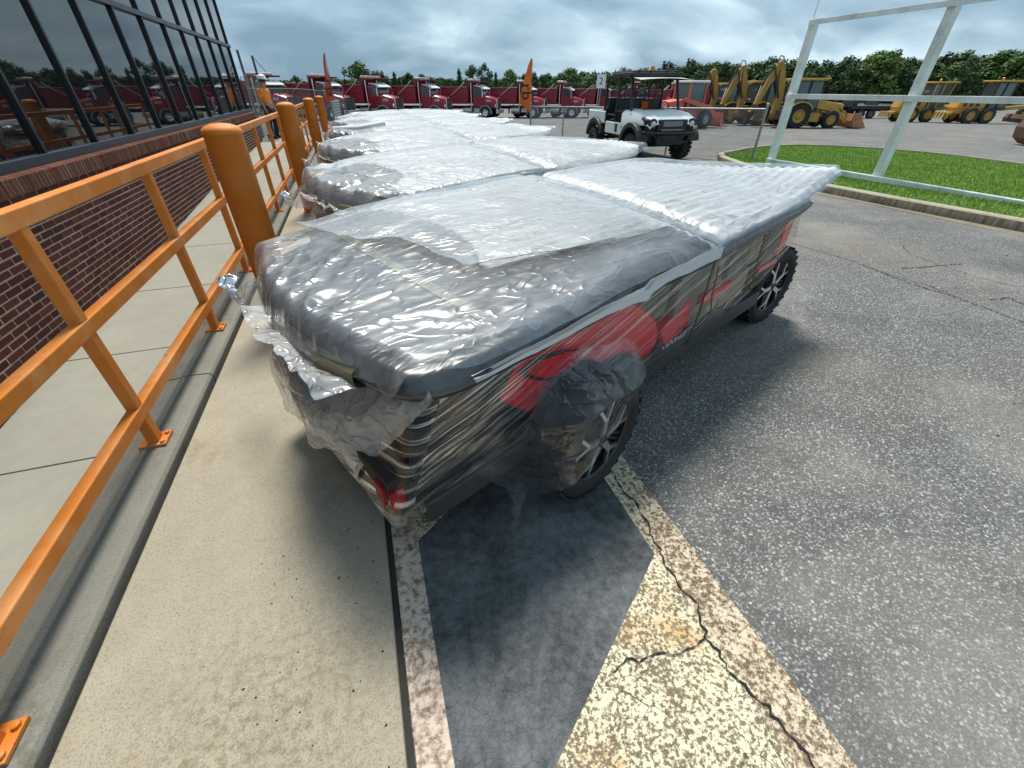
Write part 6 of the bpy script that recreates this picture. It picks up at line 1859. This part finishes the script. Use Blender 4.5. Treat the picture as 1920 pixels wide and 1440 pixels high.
ANCH = [(655, 'above the left feather flag'), (748, 'above the truck just right of the left flag'), (842, 'above the fourth visible dump truck'), (937, 'above the truck left of the right flag'),
        (1010, 'behind the right feather flag'), (1100, 'above the trucks left of the utility vehicle'), (1215, 'above the rear half of the utility vehicle'), (1320, 'above the front half of the utility vehicle'),
        (1430, 'above the left two backhoe booms'), (1520, 'above the nearest backhoe boom'), (1620, 'above the nearest backhoe bucket'), (1720, 'left of the second frame upright'), (1800, 'above the left motor grader cab'),
        (1930, 'above the DEERE motor grader'), (9999, 'past the right edge of the frame')]
# single trees one can tell apart, left to centre
def hpx(ypx, D): return 1.5 - (ypx - 165) / 1177 * D + 1.9   # height from the pixel row of the top
singles = [(676, 210, 121, 4, 'tall broad tree rising above the second red dump truck', 1.15), (558, 260, 144, 0, 'small round dark tree left of the left feather flag', .9),
           (612, 230, 140, 1, 'green tree right behind the left feather flag', 1.0), (720, 220, 132, 3, 'pointed dark tree right of the tall broad tree', 1.0), (742, 220, 134, 3, 'pointed dark tree left of the gap behind the third truck', 1.2),
           (768, 230, 138, 5, 'low dark tree over the hood of the third truck', 1.0), (792, 230, 140, 1, 'low green tree over the fourth truck bed', 1.0), (862, 180, 128, 3, 'leftmost of three tall trees behind the fourth truck', 1.1),
           (886, 178, 127, 0, 'middle of three tall trees behind the fourth truck', .8), (909, 176, 122, 5, 'tallest of three trees behind the fourth and fifth trucks', .75), (930, 185, 135, 3, 'pointed tree just right of the three tall trees', 1.0),
           (957, 170, 133, 2, 'light green round tree left of the right feather flag', .9), (982, 190, 141, 0, 'dark round tree directly behind the right feather flag', .9), (1000, 200, 137, 5, 'dark narrow tree right of the right feather flag', .7)]
for px, D, y, k, lab, w in singles: add_tree(px, D, hpx(y, D), k, lab, w)
# the continuous wood edge: nearer and taller towards the right
rt = random.Random(44)
def edge_top(px): return float(np.interp(px, [560, 640, 700, 840, 950, 1020, 1100, 1200, 1300, 1420, 1520, 1640, 1700, 1800, 1920, 2100], [150, 148, 145, 148, 150, 144, 134, 128, 124, 118, 130, 108, 120, 112, 96, 90]))
def edge_D(px): return float(np.interp(px, [560, 900, 1050, 1200, 1500, 1920, 2300], [250, 220, 190, 165, 140, 115, 105]))
px = 600.0
while px < 2150:
    D = edge_D(px) * rt.uniform(.93, 1.08); top = edge_top(px) + rt.gauss(0, 2.5 if px < 1000 else 5)
    add_tree(px, D, max(5, hpx(top, D)), rt.choice([0, 0, 1, 1, 2, 4, 5, 3] if px > 1000 else [0, 5, 1, 3, 6]), None, rt.uniform(1.15, 1.7) if px < 1000 else rt.uniform(.9, 1.35))
    px += (7.0 if px < 1000 else 14) * rt.uniform(.7, 1.3)
# the mass of the wood behind them
wood = MB(); r = random.Random(9)
for i in range(42000):
    px = r.uniform(380, 2300); D = edge_D(px) * r.uniform(1.02, 1.25); X, Y, Z = px_place(px, D)
    top = hpx(edge_top(px) + 5, D) * r.uniform(.55, 1.0) if px > 560 else hpx(156, D)
    z = Z + top * r.random() ** .6; q = D / 200 * r.uniform(.5, 1.3)
    t1 = Vector((r.gauss(0, 1), r.gauss(0, 1), r.gauss(0, 1))).normalized(); t2 = t1.orthogonal().normalized()
    k = len(wood.v); p = Vector((X, Y, z))
    wood.v += [tuple(p - t1 * q), tuple(p + t2 * q), tuple(p + t1 * q), tuple(p - t2 * q)]; wood.f.append((k, k + 1, k + 2, k + 3)); wood.m.append(0)
o = wood.build('far_wood', M['leaf_dark'], fix=False); tag(o, 'dark mass of the wood behind the edge trees', kind='stuff')
